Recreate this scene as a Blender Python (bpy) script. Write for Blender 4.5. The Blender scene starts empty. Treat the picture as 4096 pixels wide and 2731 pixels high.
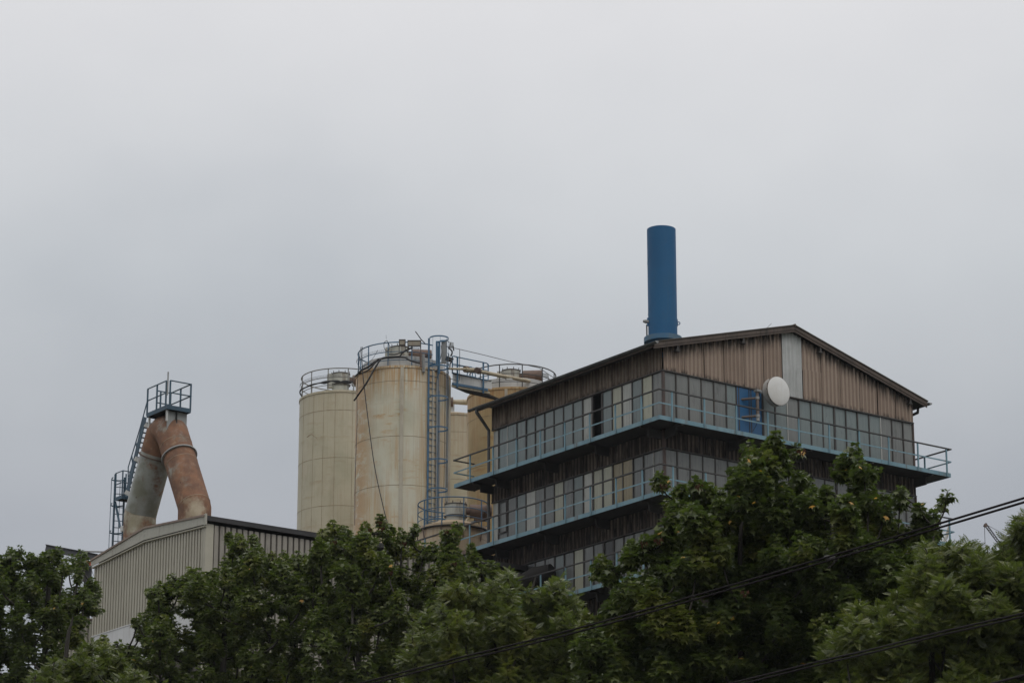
import bpy, math, random
import numpy as np
from math import sin, cos, pi, radians, sqrt, atan2
from mathutils import Vector, Matrix

random.seed(11)
rng = np.random.default_rng(5)
S = bpy.context.scene
COL = S.collection
GZ = -1.6                                   # ground level (the eye is at z = 0)

# ------------------------------------------------------------------ camera
W0, H0 = 4096.0, 2731.0
FPX = 11676.0
PITCH = 0.29236
cam = bpy.data.cameras.new('camera')
cam.sensor_width = 36.0
cam.lens = 36.0 * FPX / W0
cam.clip_end = 6000
co = bpy.data.objects.new('camera', cam)
COL.objects.link(co)
co.rotation_euler = (pi / 2 + PITCH, 0, 0)
S.camera = co
# ------------------------------------------------------------------ sky, sun, exposure
world = bpy.data.worlds.new('World')
S.world = world
world.use_nodes = True
nt = world.node_tree
nt.nodes.clear()
def wn(t, **k):
    n = nt.nodes.new(t)
    for a, b in k.items():
        setattr(n, a, b)
    return n
SUN_EL, SUN_AZ = radians(52), radians(150)      # azimuth measured clockwise from +Y (north): to the right and behind the eye
out = wn('ShaderNodeOutputWorld'); bg = wn('ShaderNodeBackground')
sky = wn('ShaderNodeTexSky', sky_type='NISHITA', sun_disc=False)
sky.sun_elevation = SUN_EL; sky.sun_rotation = SUN_AZ
tc = wn('ShaderNodeTexCoord'); sep = wn('ShaderNodeSeparateXYZ')
nt.links.new(tc.outputs['Generated'], sep.inputs[0])
def wramp(inp, stops):
    r = wn('ShaderNodeValToRGB')
    e = r.color_ramp.elements
    while len(e) < len(stops): e.new(0.5)
    for i, (p, c) in enumerate(stops):
        e[i].position = p; e[i].color = (*c, 1)
    nt.links.new(inp, r.inputs[0])
    return r.outputs[0]
def wmath(op, a, b=None, clamp=False):
    m = wn('ShaderNodeMath', operation=op, use_clamp=clamp)
    for i, v in enumerate((a, b)):
        if v is None: continue
        if isinstance(v, (int, float)): m.inputs[i].default_value = v
        else: nt.links.new(v, m.inputs[i])
    return m.outputs[0]
def wmix(f, a, b, mode='MIX'):
    m = wn('ShaderNodeMix', data_type='RGBA', blend_type=mode)
    for i, v in ((0, f), (6, a), (7, b)):
        if isinstance(v, (int, float)): m.inputs[i].default_value = v
        elif isinstance(v, tuple): m.inputs[i].default_value = (*v, 1)
        else: nt.links.new(v, m.inputs[i])
    return m.outputs[2]
def wnoise(scale, detail, rough, sc=(1, 1, 1), off=(0, 0, 0)):
    mp = wn('ShaderNodeMapping'); mp.inputs['Scale'].default_value = sc; mp.inputs['Location'].default_value = off
    nt.links.new(tc.outputs['Generated'], mp.inputs[0])
    n = wn('ShaderNodeTexNoise'); n.inputs['Scale'].default_value = scale; n.inputs['Detail'].default_value = detail
    n.inputs['Roughness'].default_value = rough
    nt.links.new(mp.outputs[0], n.inputs['Vector'])
    return n.outputs[0]
# overcast: grows lighter with height, slightly bluer near the horizon
grad = wramp(sep.outputs[2], [(0.0, (.30, .318, .355)), (.225, (.350, .366, .396)), (.27, (.415, .434, .458)), (.31, (.475, .496, .518)), (.35, (.54, .553, .572)), (.40, (.60, .602, .618)), (.62, (.86, .86, .87)), (1.0, (1.0, 1.0, 1.0))])
n1 = wnoise(2.6, 5, .5, (1, 1, 1.5), (3.1, .4, 1.2))
n2 = wnoise(8, 4, .5, (1, 1, 1.4), (.3, 5.2, 2.2))
cl = wmath('ADD', wmath('MULTIPLY', n1, .8), wmath('MULTIPLY', n2, .2))
clr = wramp(cl, [(.36, (.84, .855, .875)), (.5, (1, 1, 1)), (.66, (1.12, 1.11, 1.10))])
cloud = wmix(1.0, grad, clr, 'MULTIPLY')
SKY_GAIN = 12.0
cloud = wmix(1.0, cloud, (SKY_GAIN,) * 3, 'MULTIPLY')
nt.links.new(wmix(.96, sky.outputs[0], cloud), bg.inputs['Color'])
bg.inputs['Strength'].default_value = 0.1
nt.links.new(bg.outputs[0], out.inputs[0])

sd = bpy.data.lights.new('sun', 'SUN'); sd.energy = 0.6; sd.angle = radians(30); sd.color = (1, .965, .92)
so = bpy.data.objects.new('sun', sd); COL.objects.link(so)
sv = Vector((sin(SUN_AZ) * cos(SUN_EL), cos(SUN_AZ) * cos(SUN_EL), sin(SUN_EL)))
so.rotation_euler = (-sv).to_track_quat('-Z', 'Y').to_euler()
S.view_settings.view_transform = 'Standard'; S.view_settings.look = 'None'
S.view_settings.exposure = 0.0; S.view_settings.gamma = 1; S.view_settings.use_curve_mapping = False
S.render.engine = 'CYCLES'
S.cycles.max_bounces = 6; S.cycles.transparent_max_bounces = 8
S.cycles.use_denoising = True

# ------------------------------------------------------------------ geometry helpers
CP, SP = cos(PITCH), sin(PITCH)
def ray(px, py):
    a, b = (px - W0 / 2) / FPX, -(py - H0 / 2) / FPX
    return Vector((a, CP - b * SP, SP + b * CP))
def at(px, py, Y):
    """world point at distance Y (metres along +Y) seen at photo pixel px, py"""
    d = ray(px, py)
    return d * (Y / d.y)
PSI = 0.93751
EL = Vector((-cos(PSI), sin(PSI), 0)); ER = Vector((sin(PSI), cos(PSI), 0))
TH = atan2(ER.y, ER.x)
BW = Vector((5.465, 101.482, 0))            # the near corner of the tall building
BK = Vector((-10.724, 100.0, 0))            # the near corner of the grey hall
def onpl(px, py, P, n):
    d = ray(px, py)
    return d * (P.dot(n) / d.dot(n))
def loc(P, O):
    """world -> local (v, u, z) of a thing at O turned by TH"""
    d = P - O
    return Vector((d.dot(ER), d.dot(EL), P.z - GZ))

class MB:
    def __init__(s): s.v = []; s.f = []; s.mi = []; s.cur = 0
    def _f(s, fs, b):
        for f in fs:
            s.f.append([b + i for i in f]); s.mi.append(s.cur)
    def hexa(s, pts):
        b = len(s.v); s.v += [tuple(p) for p in pts]
        s._f([(0, 3, 2, 1), (4, 5, 6, 7), (0, 1, 5, 4), (1, 2, 6, 5), (2, 3, 7, 6), (3, 0, 4, 7)], b); return s
    def box(s, x0, x1, y0, y1, z0, z1):
        if x0 > x1: x0, x1 = x1, x0
        if y0 > y1: y0, y1 = y1, y0
        if z0 > z1: z0, z1 = z1, z0
        return s.hexa([(x0, y0, z0), (x1, y0, z0), (x1, y1, z0), (x0, y1, z0), (x0, y0, z1), (x1, y0, z1), (x1, y1, z1), (x0, y1, z1)])
    def bar(s, p, q, w, h=None, up=(0, 0, 1)):
        p, q = Vector(p), Vector(q); h = h or w
        d = (q - p).normalized(); u = Vector(up)
        if abs(d.dot(u)) > .98: u = Vector((1, 0, 0))
        a = d.cross(u).normalized() * w / 2; b = a.cross(d).normalized() * h / 2
        return s.hexa([p - a - b, p + a - b, q + a - b, q - a - b, p - a + b, p + a + b, q + a + b, q - a + b])
    def tube(s, pts, r, n=8, closed=False, caps=True):
        pts = [Vector(p) for p in pts]; m = len(pts)
        rr = r if isinstance(r, (list, tuple)) else [r] * m
        b = len(s.v); prev = None
        for i, p in enumerate(pts):
            if closed: t = pts[(i + 1) % m] - pts[i - 1]
            else: t = pts[min(i + 1, m - 1)] - pts[max(i - 1, 0)]
            t.normalize()
            if prev is None:
                a = t.cross(Vector((0, 0, 1)))
                if a.length < .05: a = t.cross(Vector((1, 0, 0)))
            else: a = prev - t * prev.dot(t)
            a.normalize(); prev = a; c = t.cross(a)
            sc = 1.0
            if 0 < i < m - 1:
                co_ = (pts[i] - pts[i - 1]).normalized().dot(t); sc = 1 / max(co_, .5)
                bis = ((pts[i + 1] - pts[i]).normalized() - (pts[i] - pts[i - 1]).normalized())
                if bis.length > 1e-4: bis.normalize()
            for k in range(n):
                an = 2 * pi * k / n
                o = (a * cos(an) + c * sin(an)) * rr[i]
                if sc > 1.001: o = o + bis * (o.dot(bis) * (sc - 1))
                s.v.append(tuple(p + o))
        for i in range(m if closed else m - 1):
            j = (i + 1) % m
            for k in range(n):
                k2 = (k + 1) % n
                s.f.append([b + i * n + k, b + i * n + k2, b + j * n + k2, b + j * n + k]); s.mi.append(s.cur)
        if caps and not closed:
            s.f.append([b + k for k in range(n)][::-1]); s.f.append([b + (m - 1) * n + k for k in range(n)]); s.mi += [s.cur, s.cur]
        return s
    def lathe(s, prof, n=32, c=(0, 0), a0=0, a1=2 * pi):
        b = len(s.v); full = abs(a1 - a0 - 2 * pi) < 1e-6; cnt = n if full else n + 1
        for r, z in prof:
            for k in range(cnt):
                an = a0 + (a1 - a0) * k / n
                s.v.append((c[0] + r * cos(an), c[1] + r * sin(an), z))
        for i in range(len(prof) - 1):
            for k in range(n):
                k2 = (k + 1) % cnt
                s.f.append([b + i * cnt + k, b + i * cnt + k2, b + (i + 1) * cnt + k2, b + (i + 1) * cnt + k]); s.mi.append(s.cur)
        return s
    def poly(s, pts, d):
        """prism: polygon pts swept by vector d"""
        d = Vector(d); n = len(pts); b = len(s.v)
        s.v += [tuple(Vector(p)) for p in pts] + [tuple(Vector(p) + d) for p in pts]
        s.f.append([b + i for i in range(n)][::-1]); s.f.append([b + n + i for i in range(n)]); s.mi += [s.cur] * 2
        for i in range(n):
            j = (i + 1) % n
            s.f.append([b + i, b + j, b + n + j, b + n + i]); s.mi.append(s.cur)
        return s
    def mesh(s, name, mats, smooth=False):
        me = bpy.data.meshes.new(name)
        me.from_pydata(s.v, [], s.f)
        if not isinstance(mats, (list, tuple)): mats = [mats]
        for m in mats: me.materials.append(m)
        if len(mats) > 1: me.polygons.foreach_set('material_index', s.mi)
        if smooth:
            me.polygons.foreach_set('use_smooth', [True] * len(me.polygons))
            try: me.set_sharp_from_angle(angle=radians(35))
            except Exception: pass
        me.update()
        return me
    def build(s, name, mats, parent=None, smooth=False):
        return put(name, s.mesh(name, mats, smooth), parent)
def put(name, me, parent=None, location=None, rz=None):
    o = bpy.data.objects.new(name, me); COL.objects.link(o)
    if parent: o.parent = parent
    if location is not None: o.location = location
    if rz is not None: o.rotation_euler = (0, 0, rz)
    return o
def empty(name, location, rz=0, parent=None):
    o = bpy.data.objects.new(name, None); COL.objects.link(o)
    o.location = location; o.rotation_euler = (0, 0, rz); o.empty_display_size = .2
    if parent: o.parent = parent
    return o
def tag(o, label=None, cat=None, group=None, kind=None):
    if label: o['label'] = label
    if cat: o['category'] = cat
    if group: o['group'] = group
    if kind: o['kind'] = kind
    return o
def bez(pts, n=8):
    """Catmull-Rom through points"""
    P = [Vector(p) for p in pts]; P = [P[0] * 2 - P[1]] + P + [P[-1] * 2 - P[-2]]; o = []
    for i in range(1, len(P) - 2):
        for k in range(n):
            t = k / n
            o.append(.5 * ((2 * P[i]) + (P[i + 1] - P[i - 1]) * t + (2 * P[i - 1] - 5 * P[i] + 4 * P[i + 1] - P[i + 2]) * t * t + (-P[i - 1] + 3 * P[i] - 3 * P[i + 1] + P[i + 2]) * t ** 3))
    o.append(P[-2]); return o

# ------------------------------------------------------------------ materials
class MN:
    """tiny node builder"""
    def __init__(s, name):
        s.m = bpy.data.materials.new(name); s.m.use_nodes = True; s.t = s.m.node_tree
        s.b = s.t.nodes['Principled BSDF']; s.c = s.n('ShaderNodeTexCoord'); s.o = s.c.outputs['Object']
    def n(s, t, **k):
        x = s.t.nodes.new(t)
        for a, b in k.items(): setattr(x, a, b)
        return x
    def l(s, a, b): s.t.links.new(a, b)
    def mapv(s, sc=(1, 1, 1), rot=(0, 0, 0), off=(0, 0, 0)):
        m = s.n('ShaderNodeMapping'); m.inputs['Scale'].default_value = sc; m.inputs['Rotation'].default_value = rot; m.inputs['Location'].default_value = off
        s.l(s.o, m.inputs[0]); return m.outputs[0]
    def noise(s, scale, detail=4, rough=.6, sc=(1, 1, 1), off=(0, 0, 0), rnd=0):
        v = s.mapv(sc, off=off)
        if rnd:
            oi = s.n('ShaderNodeObjectInfo'); a = s.n('ShaderNodeVectorMath', operation='MULTIPLY_ADD')
            cb = s.n('ShaderNodeCombineXYZ')
            for i in range(3): s.l(oi.outputs['Random'], cb.inputs[i])
            s.l(cb.outputs[0], a.inputs[0]); a.inputs[1].default_value = (rnd, rnd * 1.7, rnd * .6); s.l(v, a.inputs[2]); v = a.outputs[0]
        x = s.n('ShaderNodeTexNoise'); x.inputs['Scale'].default_value = scale; x.inputs['Detail'].default_value = detail; x.inputs['Roughness'].default_value = rough
        s.l(v, x.inputs['Vector']); return x.outputs[0]
    def ramp(s, i, a, b, ca=0., cb=1.):
        r = s.n('ShaderNodeMapRange', clamp=True); r.interpolation_type = 'SMOOTHSTEP'
        s.l(i, r.inputs[0]); r.inputs[1].default_value = a; r.inputs[2].default_value = b; r.inputs[3].default_value = ca; r.inputs[4].default_value = cb
        return r.outputs[0]
    def math(s, op, a, b=0., clamp=False):
        m = s.n('ShaderNodeMath', operation=op, use_clamp=clamp)
        for i, v in enumerate((a, b)):
            if isinstance(v, (int, float)): m.inputs[i].default_value = v
            else: s.l(v, m.inputs[i])
        return m.outputs[0]
    def mix(s, f, a, b, mode='MIX'):
        m = s.n('ShaderNodeMix', data_type='RGBA', blend_type=mode)
        for i, v in ((0, f), (6, a), (7, b)):
            if isinstance(v, (int, float)): m.inputs[i].default_value = v
            elif isinstance(v, tuple): m.inputs[i].default_value = (*v, 1)
            else: s.l(v, m.inputs[i])
        return m.outputs[2]
    def z(s):
        x = s.n('ShaderNodeSeparateXYZ'); s.l(s.o, x.inputs[0]); return x.outputs[2]
    def random(s):
        return s.n('ShaderNodeObjectInfo').outputs['Random']
    def fin(s, col, rough=.6, metal=0., bump=None, bs=.01, spec=.5):
        if isinstance(col, tuple): s.b.inputs['Base Color'].default_value = (*col, 1)
        else: s.l(col, s.b.inputs['Base Color'])
        if isinstance(rough, (int, float)): s.b.inputs['Roughness'].default_value = rough
        else: s.l(rough, s.b.inputs['Roughness'])
        s.b.inputs['Metallic'].default_value = metal
        s.b.inputs['Specular IOR Level'].default_value = spec
        if bump is not None:
            bp = s.n('ShaderNodeBump'); bp.inputs['Strength'].default_value = 1; bp.inputs['Distance'].default_value = bs
            s.l(bump, bp.inputs['Height']); s.l(bp.outputs[0], s.b.inputs['Normal'])
        return s.m

def weathered(name, c1, c2, c3=None, patch=.8, streak=.5, rough=.6, metal=0., fine=.15, rnd=0, spec=.5, lo=.48, hi=.7):
    m = MN(name)
    col = m.mix(m.ramp(m.noise(patch, 5, .6, rnd=rnd), .35, .68), c1, c2)
    if c3 is not None:
        st = m.ramp(m.noise(1, 5, .65, sc=(7, 7, .55), rnd=rnd), lo, hi)
        big = m.ramp(m.noise(.9, 4, .6, off=(4, 2, 7), rnd=rnd), .38, .62)
        col = m.mix(m.math('MULTIPLY', m.math('MULTIPLY', st, big), streak), col, c3)
    fn = m.noise(26, 3, .7)
    col = m.mix(fine, col, m.mix(fn, (.3, .3, .3), (1.7, 1.7, 1.7)), 'MULTIPLY')
    return m.fin(col, rough, metal, fn, .002, spec)

def silo_mat(name, base, base2, rust, ztop, pitch, amount, edge=1.0, side=0.):
    """cream painted steel; rust runs down from the rim and bleeds out of the ring seams"""
    m = MN(name); z = m.z()
    col = m.mix(m.ramp(m.noise(.55, 5, .6), .35, .65), base, base2)
    below = m.math('SUBTRACT', ztop, z)
    fr = m.math('FRACT', m.math('DIVIDE', m.math('ADD', below, .02), pitch))
    run1 = m.ramp(m.noise(1, 5, .7, sc=(9, 9, .28)), .40, .62)
    run2 = m.ramp(m.noise(1, 3, .6, sc=(24, 24, .22), off=(3, 1, 0)), .42, .62)
    toprun = m.ramp(below, .0, 1.9, 1., .0)
    big = m.ramp(m.noise(.62, 4, .6, sc=(1, 1, .5), off=(7, 3, 1)), .47, .62)
    runs = m.math('MULTIPLY', m.math('MAXIMUM', run1, m.math('MULTIPLY', run2, .7)), m.math('MAXIMUM', m.math('MULTIPLY', toprun, edge), m.math('MULTIPLY', big, .75)))
    seam = m.math('MULTIPLY', m.ramp(fr, 0, .16, 1, 0), m.ramp(m.noise(1.3, 5, .65, off=(1, 9, 2)), .46, .66))
    swipe = m.math('MULTIPLY', m.ramp(m.noise(1, 4, .6, sc=(1.1, 1.1, 5.5), off=(2, 2, 5)), .50, .70), m.ramp(m.noise(.5, 3, .5, off=(9, 1, 4)), .45, .6))
    if side:
        xx = m.n('ShaderNodeSeparateXYZ'); m.l(m.o, xx.inputs[0])
        sm = m.math('MULTIPLY', m.ramp(xx.outputs[0], -.85, -1.75), m.ramp(m.noise(1, 5, .65, sc=(1.6, 1.6, 3.2), off=(3, 8, 5)), .30, .54))
        sm2 = m.math('MULTIPLY', m.ramp(xx.outputs[0], .35, 1.0), m.ramp(m.noise(1, 5, .7, sc=(12, 12, .35), off=(6, 2, 5)), .38, .60))
        runs = m.math('MAXIMUM', runs, m.math('MULTIPLY', m.math('MAXIMUM', sm, m.math('MULTIPLY', sm2, .7)), side))
    f = m.math('MULTIPLY', m.math('MAXIMUM', runs, m.math('MAXIMUM', seam, m.math('MULTIPLY', swipe, .7))), amount, True)
    deep = m.mix(m.noise(4, 3, .6), rust, (rust[0] * .75, rust[1] * .66, rust[2] * .55))
    col = m.mix(f, col, deep)
    dk = m.ramp(m.noise(1, 4, .6, sc=(30, 30, .1), off=(5, 5, 5)), .60, .72)
    col = m.mix(m.math('MULTIPLY', dk, .35), col, (rust[0] * .4, rust[1] * .35, rust[2] * .3))
    g = m.ramp(m.noise(.8, 4, .6, sc=(1, 1, .6), off=(1, 6, 8)), .45, .7)
    col = m.mix(m.math('MULTIPLY', g, .22), col, (.16, .17, .10))
    return m.fin(col, .5, 0, m.noise(30, 2, .5), .0015, .4)

def clad_mat(name, c1, c2, dirt, zlo, zhi, amt, rnd=3., gable=False):
    """corrugated sheet with soot in ragged tongues along both ends of the sheets; on the left face also painted gutter shade"""
    m = MN(name); z = m.z()
    col = m.mix(m.ramp(m.noise(.9, 4, .6, rnd=rnd), .35, .65), c1, c2)
    col = m.mix(m.ramp(m.random(), .0, 1., 0, .2), col, (c1[0] * .75, c1[1] * .73, c1[2] * .7))
    st = m.noise(1, 5, .7, sc=(11, 11, .9), rnd=rnd)
    f = m.math('MULTIPLY', m.ramp(st, .44, .66), amt)
    if zlo is not None:
        lo = m.math('MULTIPLY', m.ramp(z, zlo, zlo + .22, 1., 0), m.ramp(m.noise(1, 3, .6, sc=(8, 8, 2.), off=(2, 2, 2)), .42, .6))
        f = m.math('MAXIMUM', f, m.math('MULTIPLY', lo, .8))
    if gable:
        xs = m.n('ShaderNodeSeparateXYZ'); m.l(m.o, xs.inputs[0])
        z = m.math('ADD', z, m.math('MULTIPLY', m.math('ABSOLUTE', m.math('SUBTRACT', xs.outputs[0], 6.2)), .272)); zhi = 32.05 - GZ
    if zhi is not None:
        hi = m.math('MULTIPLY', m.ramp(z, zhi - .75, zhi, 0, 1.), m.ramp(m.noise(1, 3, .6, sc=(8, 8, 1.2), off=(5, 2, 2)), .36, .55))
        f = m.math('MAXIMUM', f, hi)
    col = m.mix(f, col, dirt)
    fn = m.noise(30, 3, .7)
    return m.fin(m.mix(.2, col, m.mix(fn, (.35, .35, .35), (1.6, 1.6, 1.6)), 'MULTIPLY'), .8, 0, fn, .002, .25)

def pane_mat(name, c1, c2, dirt=(.05, .045, .04), amt=.5, rough=.24):
    m = MN(name)
    col = m.mix(m.ramp(m.noise(.7, 4, .6, rnd=9), .3, .7), c1, c2)
    col = m.mix(m.ramp(m.random(), 0, 1, 0, .4), col, (c2[0] * .7, c2[1] * .72, c2[2] * .75))
    rib = m.noise(1, 3, .6, sc=(34, 34, .5), rnd=9)
    col = m.mix(m.ramp(rib, .35, .65, 0, .28), col, (c1[0] * 1.45, c1[1] * 1.45, c1[2] * 1.4))
    st = m.math('MULTIPLY', m.ramp(m.noise(1, 5, .7, sc=(7, 7, 1.1), rnd=9), .48, .7), m.ramp(m.noise(1.4, 3, .6, off=(3, 3, 3), rnd=5), .35, .65))
    col = m.mix(m.math('MULTIPLY', st, amt), col, dirt)
    return m.fin(col, rough, 0, rib, .003, .45)

def rusty_duct(name, rustamt, base=(.34, .34, .31)):
    m = MN(name)
    r1 = m.ramp(m.noise(.9, 6, .65, off=(2, 1, 4)), .62 - rustamt * .35, .72 - rustamt * .25)
    st = m.ramp(m.noise(1, 5, .7, sc=(5, 5, .5)), .55, .75)
    b = m.mix(m.ramp(m.noise(1.2, 4, .6), .35, .65), base, (base[0] * .62, base[1] * .60, base[2] * .5))
    rust = m.mix(m.ramp(m.noise(2.2, 6, .7), .3, .7), (.235, .115, .062), (.125, .068, .044))
    rust = m.mix(m.ramp(m.noise(3.2, 5, .7, off=(7, 7, 7)), .55, .72), rust, (.26, .17, .105))
    col = m.mix(m.math('MAXIMUM', r1, m.math('MULTIPLY', st, .6), True), b, rust)
    pit = m.ramp(m.noise(7, 4, .7, off=(1, 8, 3)), .66, .70)
    col = m.mix(m.math('MULTIPLY', pit, .8), col, (.06, .03, .022))
    fn = m.noise(18, 4, .7)
    return m.fin(col, m.ramp(r1, 0, 1, .38, .8), 0.0, fn, .004, .4)

M = {}
M['ground'] = weathered('ground', (.07, .075, .05), (.11, .10, .075), patch=.05, rough=.95)
M['sky_blue'] = weathered('walkway_blue_paint', (.125, .235, .288), (.175, .285, .33), (.10, .08, .06), streak=.85, rough=.55, patch=1.6)
M['rail_dark'] = weathered('rail_dark_paint', (.035, .036, .036), (.055, .05, .045), (.08, .045, .03), rough=.5)
M['mullion'] = weathered('mullion_steel', (.035, .033, .031), (.055, .048, .042), (.09, .05, .03), rough=.6, patch=2)
M['mull_white'] = weathered('mullion_white', (.5, .5, .47), (.36, .36, .33), rough=.6)
M['post_brown'] = weathered('corner_post', (.055, .04, .034), (.09, .055, .042), rough=.65)
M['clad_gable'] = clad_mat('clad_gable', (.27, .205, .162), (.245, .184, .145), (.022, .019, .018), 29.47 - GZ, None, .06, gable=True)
M['clad_left'] = clad_mat('clad_left', (.20, .155, .12), (.145, .11, .087), (.014, .012, .011), 29.47 - GZ, 30.62 - GZ, .55)  # dark top is soot plus gutter shade put into the colour
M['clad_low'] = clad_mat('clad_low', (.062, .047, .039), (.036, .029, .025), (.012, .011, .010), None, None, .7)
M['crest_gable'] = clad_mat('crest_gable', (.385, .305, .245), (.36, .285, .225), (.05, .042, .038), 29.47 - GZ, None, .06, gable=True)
M['crest_left'] = clad_mat('crest_left', (.29, .235, .185), (.215, .17, .135), (.02, .018, .016), 29.47 - GZ, 30.62 - GZ, .5)  # crests carry the same soot and painted gutter shade
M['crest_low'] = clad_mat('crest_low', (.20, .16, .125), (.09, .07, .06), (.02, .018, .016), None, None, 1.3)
M['clad_white'] = clad_mat('clad_white', (.50, .51, .50), (.42, .43, .42), (.15, .14, .13), None, None, .2)
M['pane_teal'] = pane_mat('pane_teal', (.155, .19, .188), (.185, .212, .205))
M['pane_grey'] = pane_mat('pane_grey', (.185, .19, .18), (.145, .15, .143), amt=.6)
M['pane_cream'] = pane_mat('pane_cream', (.38, .37, .28), (.33, .33, .26), amt=.35)
M['pane_white'] = pane_mat('pane_white', (.42, .42, .38), (.34, .34, .31), amt=.4)
M['pane_yellow'] = pane_mat('pane_yellow', (.30, .245, .14), (.24, .20, .12), amt=.5)
M['pane_dark'] = pane_mat('pane_dark', (.03, .03, .028), (.045, .043, .04), amt=.6)
M['inside'] = weathered('interior_dark', (.02, .02, .02), (.03, .028, .026), rough=.9)
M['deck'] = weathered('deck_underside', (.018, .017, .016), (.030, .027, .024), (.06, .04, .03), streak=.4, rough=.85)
M['door_blue'] = weathered('door_blue', (.012, .088, .205), (.015, .10, .23), (.02, .045, .08), streak=.5, rough=.45)
M['roof'] = weathered('roof_sheet', (.10, .085, .07), (.07, .06, .05), rough=.85)
M['verge'] = weathered('verge_board', (.11, .083, .066), (.075, .058, .048), (.03, .026, .023), streak=.7, rough=.8, patch=1.5)
M['gutter'] = weathered('gutter_zinc', (.06, .065, .065), (.10, .105, .10), (.03, .03, .028), streak=.8, rough=.5, patch=1.4)
M['duct_dark'] = weathered('slung_duct_dark', (.02, .018, .017), (.035, .03, .027), rough=.85, spec=.2)
M['duct_blue'] = weathered('slung_duct_blue', (.01, .02, .05), (.015, .03, .07), rough=.8, spec=.2)
M['pipe_dark'] = weathered('downpipe_dark', (.07, .072, .07), (.05, .05, .048), (.03, .028, .026), rough=.5)
M['stack_blue'] = weathered('stack_blue', (.011, .098, .222), (.010, .086, .198), (.03, .10, .18), streak=.4, rough=.55, spec=.3, patch=.6, fine=.08)
M['stack_collar'] = weathered('stack_collar', (.03, .12, .22), (.07, .13, .18), (.13, .11, .09), streak=.9, rough=.55, patch=1.8)
M['dish_face'] = weathered('dish_radome', (.66, .655, .635), (.60, .585, .55), (.5, .45, .38), streak=.3, rough=.6, patch=1.2, fine=.04)
M['dish_drum'] = weathered('dish_drum', (.45, .44, .42), (.33, .31, .28), (.26, .21, .16), streak=.8, rough=.55, patch=2)
M['galv'] = weathered('galvanised', (.30, .31, .31), (.22, .22, .21), (.15, .11, .08), streak=.6, rough=.5)
M['plate_grey'] = weathered('plate_grey', (.30, .31, .30), (.24, .24, .23), (.10, .085, .07), streak=.6, rough=.6)
M['pole_brown'] = weathered('pole_rust', (.12, .09, .075), (.16, .125, .10), (.22, .2, .17), rough=.7, patch=3)
M['rail_blue'] = weathered('rail_blue', (.04, .115, .20), (.06, .145, .24), (.06, .05, .045), streak=.6, rough=.5, patch=2)
M['rail_teal'] = weathered('rail_teal', (.035, .085, .125), (.03, .065, .10), (.05, .045, .04), streak=.5, rough=.5, patch=2)
M['rail_grey'] = weathered('rail_grey', (.24, .235, .22), (.17, .165, .155), (.2, .12, .08), streak=.5, rough=.55)
M['cream'] = weathered('cream_steel', (.42, .36, .25), (.36, .30, .20), (.22, .13, .07), streak=.9, rough=.55, patch=2)
M['cream_pale'] = weathered('cream_pale', (.46, .42, .33), (.40, .36, .28), (.25, .17, .1), streak=.6, rough=.55, patch=2)
M['kerb'] = weathered('upstand_sheet', (.56, .56, .54), (.48, .48, .46), (.18, .16, .14), streak=.8, rough=.55, patch=1.5)
M['filter'] = weathered('filter_housing', (.40, .40, .35), (.32, .32, .28), (.16, .13, .1), streak=.9, rough=.55, patch=2)
M['motor'] = weathered('motor_rust', (.16, .105, .08), (.10, .07, .055), (.04, .035, .03), streak=.8, rough=.75, patch=3)
M['black'] = weathered('black_cable', (.018, .018, .02), (.03, .03, .032), rough=.55)
M['seam'] = weathered('seam_rust', (.36, .30, .21), (.24, .17, .10), rough=.8, patch=3)
M['box_beige'] = weathered('box_beige', (.30, .265, .20), (.25, .22, .17), (.16, .08, .05), streak=.7, rough=.6, patch=3)
M['lamp_glass'] = weathered('lamp_glass', (.45, .47, .48), (.38, .40, .41), rough=.25)
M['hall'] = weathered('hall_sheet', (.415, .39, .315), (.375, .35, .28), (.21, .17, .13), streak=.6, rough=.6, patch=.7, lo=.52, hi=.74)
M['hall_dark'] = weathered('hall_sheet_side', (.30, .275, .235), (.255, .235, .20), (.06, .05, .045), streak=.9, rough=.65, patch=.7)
M['hall_groove'] = weathered('hall_groove', (.055, .047, .04), (.085, .072, .06), (.03, .027, .025), rough=.8)
M['fascia'] = weathered('hall_fascia', (.40, .385, .33), (.36, .35, .295), (.20, .16, .12), streak=.6, rough=.6)
M['cap'] = weathered('hall_verge_cap', (.26, .195, .155), (.20, .15, .125), (.12, .08, .06), rough=.7)
M['hall_gutter'] = weathered('hall_gutter', (.022, .021, .022), (.035, .032, .032), rough=.6)
M['white_band'] = weathered('white_band', (.62, .62, .62), (.56, .56, .56), (.4, .38, .35), streak=.4, rough=.6)
M['gantry'] = weathered('gantry_grey', (.055, .057, .062), (.085, .085, .09), rough=.6)
M['red'] = weathered('red_paint', (.40, .06, .03), (.30, .05, .03), rough=.6)
M['bark'] = weathered('bark', (.022, .019, .015), (.035, .03, .024), rough=.9, patch=4)
M['wire'] = weathered('wire_black', (.012, .010, .011), (.02, .016, .017), rough=.85, spec=.15)
M['brass'] = weathered('wire_clamp', (.05, .045, .045), (.03, .03, .03), rough=.6)

# ------------------------------------------------------------------ ground
g = MB(); N = 24
for i in range(N + 1):
    for j in range(N + 1):
        x = -2500 + 5000 * i / N; y = -1200 + 5200 * j / N
        g.v.append((x, y, GZ))
for i in range(N):
    for j in range(N):
        a = i * (N + 1) + j; g.f.append([a, a + N + 1, a + N + 2, a + 1]); g.mi.append(0)
tag(g.build('ground', M['ground']), kind='structure')

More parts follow.
